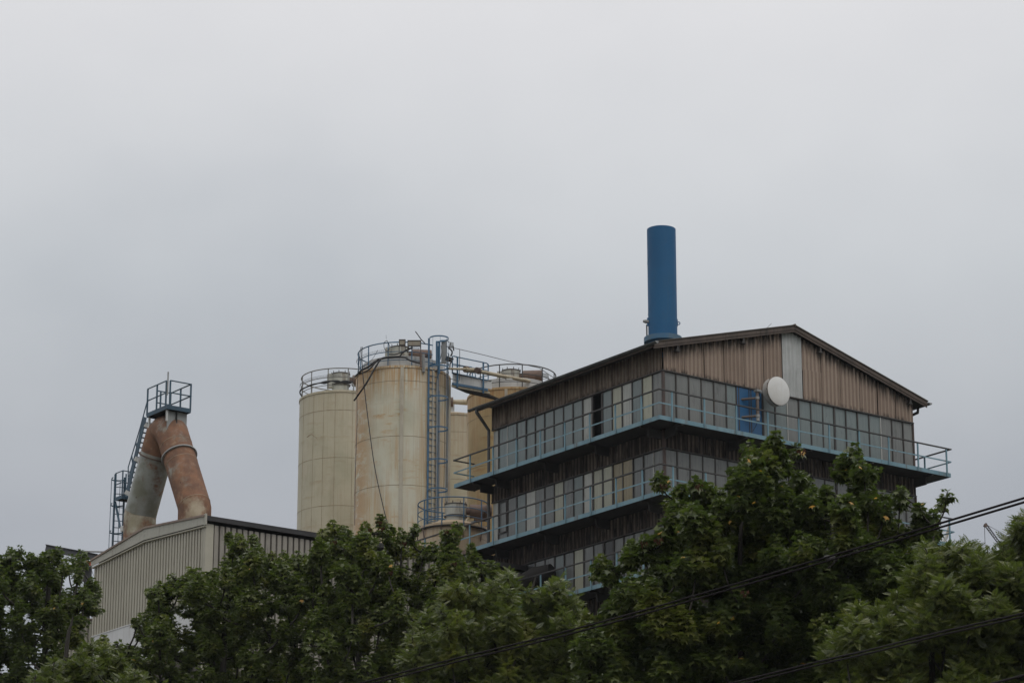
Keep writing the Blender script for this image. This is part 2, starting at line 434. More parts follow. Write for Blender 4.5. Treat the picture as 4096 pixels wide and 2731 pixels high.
# ================================================================== TALL BUILDING
B = empty('tall_building', (BW.x, BW.y, GZ), TH)
tag(B, 'tall industrial building with brown corrugated gable, window bands and pale blue walkways', 'building')
ZZ = -GZ                                    # local z = world z + ZZ
LENL, LENR = 10.5, 12.4                     # left face length (along y), right face length (along x)
F = [27.23, 24.485, 21.74, 18.99]           # underside of each walkway fascia
WT = [29.43, 26.53, 23.74, 20.99]           # window heads
def rz_(v):                                  # roof underside height above wall plane at v
    return (32.0 - .272 * abs(v - 6.2)) + ZZ
# core (dark interior) set back behind the window bands
core = MB(); core.box(.55, LENR - .3, .55, LENL - .3, 0, 30.2 + ZZ)
core.build('interior', M['inside'], B)
# floor slabs closing the setback
for k, f in enumerate(F):
    MB().box(.1, LENR - .1, .1, LENL - .1, f + ZZ, f + .14 + ZZ).build('floor_slab', M['inside'], B)
# far walls (not seen from the front, close the volume)
MB().box(LENR - .12, LENR - .02, .1, LENL - .1, 0, 30.3 + ZZ).build('wall', M['clad_low'], B)
MB().box(.1, LENR - .1, LENL - .12, LENL - .02, 0, 30.3 + ZZ).build('wall', M['clad_low'], B)
# lower wall under the fourth walkway
MB().box(.03, LENR - .14, .03, LENL - .14, 0, 18.9 + ZZ).build('wall', M['clad_low'], B)

def corrug(a0, a1, zlo, ztopf, pitch=.19, dep=.07, th=.012, sub=8, kind='wave'):
    """corrugated sheet, profile along a, outward = -b; returns MB in local (a, b, z)"""
    m = MB(); n = max(2, int(round((a1 - a0) / pitch * sub)))
    P = []
    for i in range(n + 1):
        a = a0 + (a1 - a0) * i / n; ph = ((a - a0) / pitch) % 1.0
        if kind == 'wave': b = -dep * (.5 + .5 * cos(2 * pi * ph)) ** 2.2
        else:
            b = -dep * (1 if ph < .5 else 0) if sub > 3 else 0
        P.append((a, b))
    b0 = len(m.v)
    for a, b in P:
        zt = ztopf(a); zl = zlo(a) if callable(zlo) else zlo
        m.v += [(a, b, zl), (a, b, zt), (a, b + th + .01, zl), (a, b + th + .01, zt)]
    for i in range(n):
        k = b0 + i * 4
        for q in ((0, 4, 5, 1), (2, 3, 7, 6), (1, 5, 7, 3), (0, 2, 6, 4)):
            m.f.append([k + t for t in q]); m.mi.append(1 if min(P[i][1], P[i + 1][1]) < -.7 * dep else 0)
    for k in (b0, b0 + n * 4):
        m.f.append([k, k + 1, k + 3, k + 2]); m.mi.append(0)
    return m
def swapL(m):                                # (a, b, z) -> left face: a runs along local y, outward is -x
    m.v = [(b, a, z) for a, b, z in m.v]; m.f = [f[::-1] for f in m.f]; return m

# --- gable cladding (right face = local x axis, outward -y)
edgesR = [-.02, .95, 1.9, 2.85, 3.82, 4.78, 5.72, 6.7, 7.66, 8.62, 9.6, 10.54, 11.48, 12.42]
for i in range(len(edgesR) - 1):
    a0, a1 = edgesR[i] + .012, edgesR[i + 1] - .012
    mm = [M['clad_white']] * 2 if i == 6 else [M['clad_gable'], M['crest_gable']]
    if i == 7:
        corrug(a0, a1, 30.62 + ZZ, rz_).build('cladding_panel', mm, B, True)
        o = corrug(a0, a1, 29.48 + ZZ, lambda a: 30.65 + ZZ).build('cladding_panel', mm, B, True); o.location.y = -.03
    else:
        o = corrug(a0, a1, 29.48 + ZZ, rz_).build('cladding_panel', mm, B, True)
        o.location.y = -.006 * (i % 3)
# bottom drip flashing
MB().box(-.06, LENR + .02, -.07, 0.02, 29.43 + ZZ, 29.475 + ZZ).build('flashing', M['mullion'], B)
MB().box(-.07, 0.02, -.06, LENL, 29.432 + ZZ, 29.477 + ZZ).build('flashing', M['mullion'], B)
# --- left face cladding under the eaves
n = 11
for i in range(n):
    a0, a1 = LENL * i / n + .01, LENL * (i + 1) / n - .01
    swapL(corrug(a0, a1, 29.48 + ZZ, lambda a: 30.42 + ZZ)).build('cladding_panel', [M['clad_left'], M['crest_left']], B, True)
# --- lower cladding bands
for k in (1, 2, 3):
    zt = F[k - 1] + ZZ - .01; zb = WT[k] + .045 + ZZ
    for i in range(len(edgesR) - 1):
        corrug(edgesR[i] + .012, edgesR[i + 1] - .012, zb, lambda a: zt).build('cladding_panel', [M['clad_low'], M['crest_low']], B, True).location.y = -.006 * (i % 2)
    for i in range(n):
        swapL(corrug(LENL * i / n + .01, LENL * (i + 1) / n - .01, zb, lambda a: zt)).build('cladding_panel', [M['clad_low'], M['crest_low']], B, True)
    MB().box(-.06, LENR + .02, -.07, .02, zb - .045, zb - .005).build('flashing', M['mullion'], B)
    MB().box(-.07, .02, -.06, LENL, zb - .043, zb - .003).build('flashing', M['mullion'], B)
# --- corner posts
for k in range(4):
    zb = F[k] + .15 + ZZ; zt = WT[k] + ZZ - .005
    MB().box(-.045, .05, -.045, .05, zb, zt).build('corner_post', M['post_brown'], B)
    MB().box(LENR - .04, LENR + .03, -.045, .05, zb, zt).build('corner_post', M['post_brown'], B)
for k in range(1, 4):
    MB().box(-.075, .03, -.075, .03, WT[k] + .05 + ZZ, F[k - 1] + ZZ - .012).build('corner_post', M['post_brown'], B)
# --- window bands: a frame part with its panes as sub-parts
def pane_mesh(key, w, h):
    return MB().box(0, w, 0, .03, 0, h).mesh('pane', M[key])
pane_cache = {}
def window_band(face, k, cells, mull, name='window_band'):
    """cells: list of (a0, a1, material key or None); face 'L' or 'R'"""
    zb = F[k] + .15 + ZZ; zt = WT[k] + ZZ - .01; h = zt - zb
    fr = MB()
    for a, w, white in mull:
        fr.cur = 1 if white else 0
        a -= w / 2
        if face == 'R': fr.box(a, a + w, -.035, .035, zb, zt)
        else: fr.box(-.035, .035, a, a + w, zb, zt)
    fr.cur = 0
    L = cells[-1][1]; a00 = cells[0][0]
    if face == 'R': fr.box(a00, L, -.03, .03, zb - .06, zb)
    else: fr.box(-.03, .03, a00, L, zb - .06, zb)
    fo = fr.build(name, [M['mullion'], M['mull_white']], B)
    for a0, a1, key in cells:
        if key is None: continue
        w = a1 - a0 - .004
        ck = (key, round(w, 2), round(h, 2), face)
        if ck not in pane_cache:
            m = MB()
            if face == 'R': m.box(0, w, 0, .02, 0, h)
            else: m.box(0, .02, 0, w, 0, h)
            pane_cache[ck] = m.mesh('pane', M[key])
        dz = 0
        j = random.uniform(-.006, .006)
        put('pane', pane_cache[ck], fo, (a0 + .002, j, zb + dz) if face == 'R' else (j, a0 + .002, zb + dz)).rotation_euler = ((random.uniform(-.006, .006), 0, random.uniform(-.01, .01)) if face == 'R' else (0, random.uniform(-.006, .006), random.uniform(-.01, .01)))
    return fo
pit = .5935
keysL1 = ['pane_grey', 'pane_cream', 'pane_teal', 'pane_white', 'pane_cream', 'pane_teal', None, 'pane_white'] + ['pane_teal'] * 9 + ['pane_white']
def mk(face, k, keys, L, whites=(), thick=()):
    cells = []; mull = []
    for i, key in enumerate(keys):
        a0 = .05 + pit * i if i else .05; a1 = min(L - .03, .0 + pit * (i + 1) + .0)
        a0 = pit * i if i else .05
        if a1 - a0 < .05: break
        cells.append((a0, a1, key))
        if i: mull.append((a0, (.028 if i in whites else .09 if i in thick else .05), i in whites))
    return window_band(face, k, cells, mull)
mk('L', 0, keysL1, LENL, whites=(16,), thick=(6, 7))
keysL2 = ['pane_grey', 'pane_grey', 'pane_grey', 'pane_yellow', 'pane_yellow', 'pane_cream', 'pane_cream', 'pane_white', 'pane_teal', 'pane_grey', 'pane_cream', 'pane_grey', 'pane_grey', 'pane_white', 'pane_teal', 'pane_grey', 'pane_grey', 'pane_white']
mk('L', 1, keysL2, LENL, whites=(13, 1), thick=(5, 6, 7))
keysL3 = ['pane_grey', 'pane_grey', 'pane_grey', 'pane_grey', 'pane_grey', 'pane_dark', 'pane_grey', 'pane_grey', 'pane_cream', 'pane_grey', 'pane_teal', 'pane_grey', 'pane_grey', 'pane_dark', 'pane_grey', 'pane_teal', 'pane_grey', 'pane_grey']
mk('L', 2, keysL3, LENL, thick=(5, 6)); mk('L', 3, keysL3, LENL)
kr = ['pane_grey', 'pane_grey', 'pane_grey', 'pane_grey', 'pane_grey', 'pane_teal', None, None] + ['pane_teal'] * 2 + ['pane_grey'] + ['pane_teal'] * 7 + ['pane_grey'] * 3
mkR = mk('R', 0, kr, LENR, whites=(10, 18), thick=(14,))
for k in (1, 2, 3): mk('R', k, ['pane_grey'] * 21, LENR, thick=(14,))
# small framed light in the second band, left end
w = MB(); zb = 25.25 + ZZ; zt = 26.5 + ZZ
w.box(-.06, -.03, 9.52, 9.56, zb, zt).box(-.06, -.03, 10.0, 10.04, zb, zt).box(-.06, -.03, 9.56, 10.0, zb, zb + .04).box(-.06, -.03, 9.56, 10.0, zt - .04, zt)
w.build('window_frame', M['mullion'], B)
# blue double door
x0, x1 = 3.46, 4.66; zb, zt = F[0] + .15 + ZZ, WT[0] + ZZ - .01
d = empty('door', (0, 0, 0), 0, B)
for a, b in ((x0, 4.05), (4.062, x1)):
    lf = MB().box(a, b, -.03, .03, zb, zt).build('door_leaf', M['door_blue'], d)
MB().box(4.04, 4.072, -.04, -.03, zb, zt).build('cover_strip', M['mullion'], d)
MB().box(x0 - .03, x0, -.05, .03, zb, zt).build('door_frame', M['mullion'], d)
MB().box(x1, x1 + .03, -.05, .03, zb, zt).build('door_frame', M['mullion'], d)

# --- walkways
WD = 1.06
def walkway(k, yl_end):
    """yl_end: how far the left arm runs beyond the near corner; right arm to LENR + .9"""
    wy = empty('walkway', (0, 0, F[k] + ZZ), 0, B)
    XR = 13.29; fh = .155
    # deck sheets
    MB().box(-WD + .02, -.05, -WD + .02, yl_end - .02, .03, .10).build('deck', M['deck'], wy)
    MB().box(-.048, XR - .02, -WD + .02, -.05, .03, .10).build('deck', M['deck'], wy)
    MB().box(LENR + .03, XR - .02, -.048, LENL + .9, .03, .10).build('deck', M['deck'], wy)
    # fascia channels
    MB().box(-WD, -WD + .02, -WD, min(yl_end, 11.6) - (1.0 if k == 1 else 0), 0, fh).build('fascia', M['sky_blue'], wy)
    if k == 1: MB().box(-WD, -WD + .02, 10.61, yl_end, 0, fh).build('fascia', M['motor'], wy)
    MB().box(-WD + .022, XR, -WD, -WD + .02, 0, fh).build('fascia', M['sky_blue'], wy)
    MB().box(XR - .02, XR, -WD + .022, LENL + .9, 0, fh).build('fascia', M['sky_blue'], wy)
    MB().box(-WD + .022, -.05, yl_end - .02, yl_end, 0, fh).build('fascia', M['deck'], wy)
    # cantilever brackets
    def bracket(fn):
        b = MB()
        b.poly([fn(0, -.02), fn(0, -.34), fn(WD * .55, -.34), fn(WD * .62, -.02)], Vector(fn(0, 0, .09)) - Vector(fn(0, 0, 0)))
        b.poly([fn(WD * .5, .028), fn(WD * .5, -.06), fn(WD * .93, -.06), fn(WD * .93, .028)], Vector(fn(0, 0, .09)) - Vector(fn(0, 0, 0)))
        b.build('bracket', M['deck'], wy)
    for y in (.05, 3.1, 6.2, 9.3, 10.35): bracket(lambda d, z, t=0, y=y: (-.06 - d, y + t, z))
    for x in (-.04, 3.0, 6.1, 9.2, 12.3): bracket(lambda d, z, t=0, x=x: (x + t, -.06 - d, z))
    # rails and posts
    H = 1.10
    po = MB().box(-.03, .03, -.02, .02, -.01, H - .02).mesh('post', M['sky_blue'])
    po2 = MB().box(-.02, .02, -.03, .03, -.01, H - .02).mesh('post', M['sky_blue'])
    ys = [-.07 + 1.51 * i for i in range(12)]
    for y in ys:
        if y < yl_end - .1: put('post', po2, wy, (-WD - .022, y, 0))
    for i in range(10): put('post', po, wy, (-.5 + 1.508 * i, -WD - .022, 0))
    for y in (.35, 1.9, 3.4, 4.9, 6.4, 7.9, 9.4, 10.9): put('post', po2, wy, (XR + .022, y, 0))
    X, Y_ = -WD - .02, -WD - .02
    MB().bar((X, Y_, H), (X, yl_end, H), .075, .04).build('top_rail', M['rail_dark'], wy)
    MB().bar((X + .03, Y_, H), (XR + .05, Y_, H), .075, .04).build('top_rail', M['rail_dark'], wy)
    MB().bar((XR + .02, Y_ + .03, H), (XR + .02, LENL + .9, H), .075, .04).build('top_rail', M['rail_dark'], wy)
    MB().bar((X, yl_end, H), (-.1, yl_end, H), .07, .04).build('top_rail', M['rail_dark'], wy)
    zm = .60
    MB().bar((X, Y_, zm), (X, yl_end, zm), .015, .05).build('mid_rail', M['sky_blue'], wy)
    MB().bar((X, Y_ - .0, zm), (XR + .03, Y_, zm), .015, .05).build('mid_rail', M['sky_blue'], wy)
    MB().bar((XR + .02, Y_ + .01, zm), (XR + .02, LENL + .9, zm), .015, .05).build('mid_rail', M['sky_blue'], wy)
    MB().bar((X, yl_end, zm), (-.1, yl_end, zm), .015, .05).build('mid_rail', M['sky_blue'], wy)
    return wy
walkway(0, 11.6); walkway(1, 15.4); walkway(2, 11.6); walkway(3, 11.6)

# --- roof
OV = .27; AP = 6.2
def roof_z(x): return 32.22 - .272 * abs(x - AP) + ZZ
for s, xe in ((-1, -.62), (1, 13.0)):
    m = MB(); xa = AP; n2 = 2
    # corrugated sheet along the slope; waves run along y
    ny = 130
    for j in range(ny + 1):
        y = -OV - .04 + (LENL + OV * 2 + .08) * j / ny
        w = .022 * cos(2 * pi * j / 2.6)
        for x in (xa, (xa + xe) / 2, xe):
            m.v += [(x, y, roof_z(x) + .0 + w), (x, y, roof_z(x) - .03 + w)]
    for j in range(ny):
        for i in range(2):
            a = j * 6 + i * 2; b2 = a + 6
            m.f.append([a, a + 2, b2 + 2, b2]); m.f.append([a + 1, b2 + 1, b2 + 3, a + 3]); m.mi += [0, 0]
        for i in (0, 4):
            a = j * 6 + i; m.f.append([a, a + 6, a + 7, a + 1]); m.mi.append(0)
    for j in (0, ny):
        for i in range(2):
            a = j * 6 + i * 2; m.f.append([a, a + 1, a + 3, a + 2]); m.mi.append(0)
    m.build('roof_sheet', M['roof'], B)
    # soffit
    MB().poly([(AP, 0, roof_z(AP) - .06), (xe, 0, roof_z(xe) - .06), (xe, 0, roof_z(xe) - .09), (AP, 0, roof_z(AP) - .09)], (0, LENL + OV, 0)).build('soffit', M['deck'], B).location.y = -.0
    # verge boards in lengths with butt joints
    L = abs(xe - AP); nb = 4
    for i in range(nb):
        xa_, xb_ = AP + s * L * i / nb, AP + s * (L * (i + 1) / nb - .012)
        dz = random.uniform(-.006, .006)
        MB().poly([(xa_, -OV, roof_z(xa_) - .02 + dz), (xb_, -OV, roof_z(xb_) - .02 + dz), (xb_, -OV, roof_z(xb_) - .16 + dz), (xa_, -OV, roof_z(xa_) - .16 + dz)], (0, .025, 0)).build('verge_board', M['verge'], B)
        MB().poly([(xa_, -OV + .026, roof_z(xa_) - .14), (xb_, -OV + .026, roof_z(xb_) - .14), (xb_, -OV + .026, roof_z(xb_) - .25), (xa_, -OV + .026, roof_z(xa_) - .25)], (0, .025, 0)).build('verge_board', M['verge'], B)
MB().tube([(AP, -OV - .05, roof_z(AP) + .0), (AP, LENL + OV, roof_z(AP) + .0)], .05, 8).build('ridge_cap', M['verge'], B)
# purlin ends hanging under the verge
for x in (.55, 3.72, 7.55, 12.15):
    z = rz_(x)
    MB().box(x - .04, x + .04, -OV + .06, -.06, z - .20, z - .02).build('purlin_end', M['mullion'], B)
    MB().box(x - .10, x + .10, -OV + .05, -.06, z - .24, z - .201).build('purlin_end', M['mullion'], B)
# gutters (half-round) and their brackets
for x, y0, y1 in ((-.70, -.55, LENL + .62), (13.07, -.36, LENL + .5)):
    z = 30.31 + ZZ
    prof = [(cos(a), sin(a)) for a in [pi + pi * i / 8 for i in range(9)]]
    m = MB(); r = .085
    for y in (y0, y1):
        for c, s_ in prof: m.v.append((x + r * c, y, z + r * s_))
        for c, s_ in prof: m.v.append((x + (r - .008) * c, y, z + (r - .008) * s_))
    for i in range(8):
        m.f += [[i, i + 1, 19 + i, 18 + i], [9 + i, 27 + i, 28 + i, 10 + i]]; m.mi += [0, 0]
    m.f += [[0, 18, 27, 9], [8, 17, 35, 26]]; m.mi += [0, 0]
    gt = m.build('gutter', M['gutter'], B, True)
    ring = MB().tube([(x + (r + .006) * c, 0, z + (r + .006) * s_) for c, s_ in prof], .009, 5).mesh('gutter_bracket', M['pipe_dark'])
    y = y0 + .3
    while y < y1:
        put('gutter_bracket', ring, gt, (0, y, 0)); y += .78
    if x < 0:
        for yy in (y0 + .003, y1 - .006):
            MB().poly([(x + r * .96 * c, yy, z + r * .96 * s_) for c, s_ in prof], (0, .003, 0)).build('gutter_end', M['galv'], gt)
    else: MB().poly([(x + r * .96 * c, y0 + .003, z + r * .96 * s_) for c, s_ in prof], (0, .003, 0)).build('gutter_end', M['galv'], gt)
# eaves boards
MB().box(-.63, -.60, -.2, LENL + .3, roof_z(-.6) - .20, roof_z(-.6) - .04).build('eaves_board', M['verge'], B)
MB().box(-.60, -.02, 0, LENL, 30.36 + ZZ, 30.38 + ZZ).build('soffit', M['deck'], B)
# downpipe on the left end
m = MB()
m.tube([(-.70, 10.62, 30.24 + ZZ), (-.70, 10.62, 30.13 + ZZ), (-.25, 10.60, 29.62 + ZZ), (-.12, 10.6, 29.48 + ZZ), (-.12, 10.6, 29.3 + ZZ), (-.12, 10.6, 12)], .062, 10)
m.build('downpipe', M['pipe_dark'], B, True)
m = MB(); m.tube([(13.03, .3, 30.24 + ZZ), (13.0, .3, 30.05 + ZZ), (12.62, .35, 29.85 + ZZ), (12.47, .4, 29.7 + ZZ), (12.47, .4, 15)], .05, 10)
m.build('downpipe', M['duct_dark'], B, True)
# lightning rod on the verge
MB().tube([(4.9, -.1, roof_z(4.9)), (5.2, -.1, roof_z(5.2) + .2)], .008, 4).build('lightning_rod', M['mullion'], B)
MB().tube([(8.9, -.1, roof_z(8.9)), (8.95, -.1, roof_z(8.95) + .12)], .012, 4).build('lightning_rod', M['mullion'], B)
# broad duct slung under the second walkway
Du = empty('air_duct', (BW.x, BW.y, GZ), TH)
tag(Du, 'dark round air duct slung under the second blue walkway of the tall building', 'duct')
pts = [(-.62, 13.8, 22.35 + ZZ), (-.62, 10.5, 22.42 + ZZ), (-.62, 8.2, 22.6 + ZZ), (-.58, 6.9, 22.95 + ZZ), (-.3, 6.3, 23.1 + ZZ)]
MB().tube(pts, [.42, .46, .46, .40, .3], 20).build('duct_body', M['duct_dark'], Du, True)
for i in (0, 1, 2):
    p = pts[i]; MB().tube([(p[0], p[1] - .04, p[2]), (p[0], p[1] + .04, p[2])], .5, 20).build('flange', M['duct_blue'], Du, True)
# lean-to box beyond left end under walkway (dark steelwork)
MB().box(-.9, .6, 13.0, 13.12, 0, 23.9 + ZZ).build('duct_support', M['deck'], Du)

# ================================================================== BLUE STACK
def thing_at(name, P, rz=0): return empty(name, (P.x, P.y, GZ), rz)
P = onpl(2652, 1365, BW + ER * 2.0, ER)
St = thing_at('chimney_stack', P); tag(St, 'tall blue steel chimney stack standing on the brown roof', 'chimney')
r = .545
ztop = at(2645, 913, P.y - .1).z + ZZ - .03
zc = P.z + ZZ
sh = MB().lathe([(r, zc - .9), (r, zc + .02), (r, ztop), (r - .02, ztop), (r - .02, ztop - 2.5), (.0, ztop - 2.5)], 64).build('shell', M['stack_blue'], St, True)
# spiral weld
hel = []
for i in range(0, 130):
    a = i * .16; z = zc - .3 + a / (2 * pi) * 2.02
    if z > ztop - .05: break
    hel.append((cos(a - 1.1) * (r + .001), sin(a - 1.1) * (r + .001), z))
MB().tube(hel, .006, 4).build('weld_seam', M['stack_blue'], St, True)
MB().lathe([(r + .0, zc + .16), (r + .17, zc + .12), (r + .17, zc - .07), (r + .02, zc - .10), (r + .02, zc - .12)], 64).build('collar', M['stack_collar'], St, True)
MB().lathe([(r + .06, zc - .12), (r + .14, zc - .8)], 48).build('base_skirt', M['stack_blue'], St, True)
MB().tube([(-r - .06, -.1, zc - .3), (-r - .06, -.1, zc + .62)], .03, 6).build('cable_pipe', M['mullion'], St)
lz = zc + .72
MB().tube([(-r + .02, -.1, lz), (-r - .1, -.1, lz + .03), (-r - .2, -.1, lz + .04)], [.07, .075, .045], 10).build('pipe_stub', M['galv'], St, True)
MB().bar((-r - .02, -.12, lz - .16), (-r - .02, -.12, lz + .16), .05, .05).build('bracket', M['stack_blue'], St)
MB().tube([(r + .05 + .05 * cos(a), -.05, lz - .03 + .05 * sin(a)) for a in [2 * pi * i / 12 for i in range(12)]], .018, 6, True).build('lifting_eye', M['stack_blue'], St, True)
MB().box(r - .01, r + .015, -.1, 0, lz - .14, lz + .12).build('bracket', M['stack_blue'], St)

# ================================================================== DISH
P = onpl(3115, 1563, BW - EL * .8, EL)
Dn = thing_at('dish_antenna', P, TH); tag(Dn, 'round white drum dish antenna on a pole in front of the blue doors', 'antenna')
zc = P.z + ZZ; R = .535
def disc_lathe(prof, n=48):                  # axis along local y; prof (r, y)
    m = MB(); m.lathe([(r_, -y_) for r_, y_ in prof], n)
    m.v = [(x, -z, zc + y) for x, y, z in m.v]; return m
disc_lathe([(0, -.05), (R * .5, -.04), (R * .9, -.02), (R, 0)], 56).build('radome', M['dish_face'], Dn, True)
disc_lathe([(R, 0), (R + .012, .0), (R + .012, .02), (R, .022), (R, .30), (R * .96, .31), (R * .6, .37), (R * .2, .42), (0, .42)], 56).build('drum', M['dish_drum'], Dn, True)
disc_lathe([(R + .013, -.004), (R + .02, .006), (R + .02, .020), (R + .013, .028)], 56).build('rim', M['pole_brown'], Dn, True)
for k_ in range(16):
    a_ = 2 * pi * k_ / 16
    MB().box(R * cos(a_) * 1.03 - .012, R * cos(a_) * 1.03 + .012, .02, .06, zc + R * sin(a_) * 1.03 - .012, zc + R * sin(a_) * 1.03 + .012).build('rim_clip', M['mullion'], Dn)
pv = 4.10 - (P - BW).dot(ER)
yo = .8 - .45
MB().tube([(pv, yo, zc - .05 - 1.15), (pv, yo, zc + .06)], .062, 12).build('mast', M['pole_brown'], Dn, True)
MB().tube([(pv, yo, zc - 1.2), (pv, yo, zc - .95)], .065, 12).build('mast_cap', M['galv'], Dn, True)
for dz in (-.32, -1.0):
    MB().tube([(pv, yo, zc + dz), (pv - .40, .8, zc + dz - .02)], .045, 10).build('arm', M['pole_brown'], Dn, True)
    MB().box(pv - .50, pv - .32, .775, .795, zc + dz - .14, zc + dz + .10).build('wall_plate', M['door_blue'], Dn)
    MB().tube([(pv, yo, zc + dz - .05), (pv, yo, zc + dz + .05)], .085, 12).build('clamp', M['galv'], Dn, True)
MB().bar((pv - .08, yo - .02, zc - .05), (-.05, .40, zc - .05), .06, .10).build('mount', M['galv'], Dn)
MB().box(pv - .09, pv + .12, yo - .1, yo + .09, zc - .09, zc - .01).build('mount', M['galv'], Dn)
MB().tube(bez([(pv, yo + .1, zc - .95), (pv + .2, yo + .3, zc - 1.2), (pv + .05, yo + .36, zc - 1.5)], 6), .01, 4).build('antenna_lead', M['black'], Dn)
MB().tube(bez([(pv + .1, yo, zc - .1), (pv + .3, yo + .2, zc - .35), (pv + .4, yo + .36, zc - .2)], 6), .01, 4).build('antenna_lead', M['black'], Dn)

# ================================================================== SILOS
def arc(R, a0, a1, z, n=40): return [(R * cos(a0 + (a1 - a0) * i / n), R * sin(a0 + (a1 - a0) * i / n), z) for i in range(n + 1)]
def silo(label, pxc, pyrim, Rpx, Y, matk, seams, rail=None, railR=1.0, upstand=True, strips=(), nposts=14, gap=None, kick=True, name='storage_silo', group='cream storage silos'):
    P = at(pxc, pyrim, Y); R = Rpx * Y / FPX * 1.0
    frontz = at(pxc, pyrim, Y - R).z + ZZ      # height of the rim as seen at its front
    t = thing_at(name, Vector((P.x, Y, 0))); tag(t, label, 'silo', group)
    sh = MB().lathe([(R, 0), (R, frontz), (R + .03, frontz + .005), (R + .03, frontz + .10), (R - .05, frontz + .13), (R * .55, frontz + .35), (0, frontz + .5)], 96)
    sh.build('shell', matk(frontz), t, True)
    for z in seams:
        zz = at(pxc, z, Y - R).z + ZZ
        MB().lathe([(R, zz - .012), (R + .008, zz - .006), (R + .008, zz + .006), (R, zz + .012)], 96).build('seam', M['seam'], t, True)
    if upstand:
        MB().lathe([(R * .87, frontz + .1), (R * .87, frontz + .58), (R * .87 - .03, frontz + .60), (R * .87 - .03, frontz + .2)], 64).build('upstand', M['kerb'], t, True)
    for an, w, key in strips:
        a = radians(an); d = Vector((cos(a), sin(a), 0)); tn = Vector((-sin(a), cos(a), 0))
        c = d * (R + .012)
        MB().hexa([tuple(c + tn * sx * w / 2 + d * dx + Vector((0, 0, zz))) for zz in (1, frontz + (.0 if key != 'post' else 0)) for sx, dx in ((-1, -.01), (1, -.01), (1, .03), (-1, .03))]).build('stiffener', M['cream_pale'], t)
    if rail:
        RR = R * railR; mk_ = M[rail]; g0, g1 = (gap if gap else (0, 0))
        def full(z, r, nm, mt):
            if gap: MB().tube(arc(RR, g1, g0 + 2 * pi, z), r, 6).build(nm, mt, t, True)
            else: MB().tube(arc(RR, 0, 2 * pi, z)[:-1], r, 6, True).build(nm, mt, t, True)
        full(frontz + 1.13, .026, 'top_rail', mk_); full(frontz + .72, .018, 'mid_rail', mk_); full(frontz + .36, .016, 'knee_rail', mk_)
        pm = MB().tube([(RR, 0, frontz - .08), (RR, 0, frontz + 1.12)], .024, 6).mesh('post', mk_)
        for i in range(nposts):
            a = -pi / 2 - .3 + 2 * pi * i / nposts
            am = (a - g0) % (2 * pi)
            if gap and 0 < am < (g1 - g0) % (2 * pi): continue
            put('post', pm, t, None, a)
    return t, R, frontz, P
def filter_unit(t, cx, cy, z0, r, h, ang, boxside=True, cr=.26, cl=.95):
    e = empty('filter_unit', (cx, cy, z0), ang, t)
    MB().lathe([(r * .92, 0), (r * .92, h * .48), (r, h * .50), (r, h * .98), (r * .7, h + .03), (0, h + .05)], 32).build('housing', M['filter'], e, True)
    for zz, rr in ((h * .47, r + .03), (h * .96, r + .02)):
        MB().lathe([(r * .9, zz - .01), (rr, zz - .01), (rr, zz + .025), (r * .9, zz + .025)], 32).build('flange', M['mullion'], e, True)
    bm = MB().tube([(r + .005, 0, h * .95), (r + .005, 0, h + .07)], .018, 5).mesh('bolt', M['mullion'])
    for k in range(9): put('bolt', bm, e, None, 2 * pi * k / 9 + .2)
    if boxside: MB().box(-r - .2, -r * .8, -.14, .14, h * .35, h * .96).build('control_box', M['filter'], e)
    # fan motor lying on its side
    m = MB(); z = h * .72
    m.tube([(r * .8, 0, z), (r + .12, 0, z), (r + .13, 0, z), (r + cl, 0, z), (r + cl + .02, 0, z)], [cr * .55, cr * .55, cr, cr, cr * .55], 20)
    m.build('fan_motor', M['motor'], e, True)
    MB().poly([(r + cl * .3, -.1, z - cr * .8), (r + cl * .95, -.1, z - cr * .8), (r + cl * .85, -.1, z - cr * 1.45), (r + cl * .3, -.1, z - cr * 1.3)], (0, .2, 0)).build('motor_foot', M['motor'], e)
    MB().bar((r + cl * .5, 0, 0), (r + cl * .5, 0, z - cr * 1.3), .04).build('motor_stand', M['mullion'], e)
    return e
matA = lambda zt: silo_mat('silo_paint_large', (.58, .565, .455), (.55, .515, .385), (.52, .315, .135), zt, 1.97, .88, 1.3, .9)
matB = lambda zt: silo_mat('silo_paint_left', (.50, .455, .335), (.46, .42, .30), (.35, .24, .14), zt, 2.0, .42, .55)
matC = lambda zt: silo_mat('silo_paint_right', (.50, .39, .215), (.45, .34, .175), (.42, .235, .09), zt, 2.0, .9, 1.1)
matD = lambda zt: silo_mat('silo_paint_rear', (.46, .41, .29), (.41, .36, .25), (.34, .19, .10), zt, 2.0, .55, 1.)
matE = lambda zt: silo_mat('silo_paint_low', (.52, .43, .30), (.47, .38, .26), (.38, .21, .11), zt, 2.0, .45, 1.)
tA, RA, zA, PA = silo('large cream silo streaked with rust, with a blue caged ladder up its side', 1613, 1470, 196, 118.5, matA, (1521, 1742, 1938, 2134, 2330), 'rail_blue', .965,
                      strips=((-90 + 1, .14, 'band'), (-49, .10, 'post')), nposts=12, gap=(-.85, -.15))
tB, RB, zB, PB = silo('plain pale beige silo at the far left of the silo group', 1371, 1568, 178, 127, matB, (1638, 1828, 2020, 2212), 'rail_grey', .97, upstand=False, nposts=13)
tC, RC, zC, PC = silo('ochre cream silo partly hidden behind the left eaves of the tall building', 2050, 1556, 187, 122, matC, (1605, 1655, 1850, 2045), 'rail_dark', .965, nposts=12,
                      strips=((-98, .12, 'band'),), gap=(pi - .55, pi + .15))
tD, RD, zD, PD = silo('narrow cream silo glimpsed in the gap behind two larger silos', 1815, 1658, 150, 132, matD, (1725, 1915), None, 1, upstand=False)
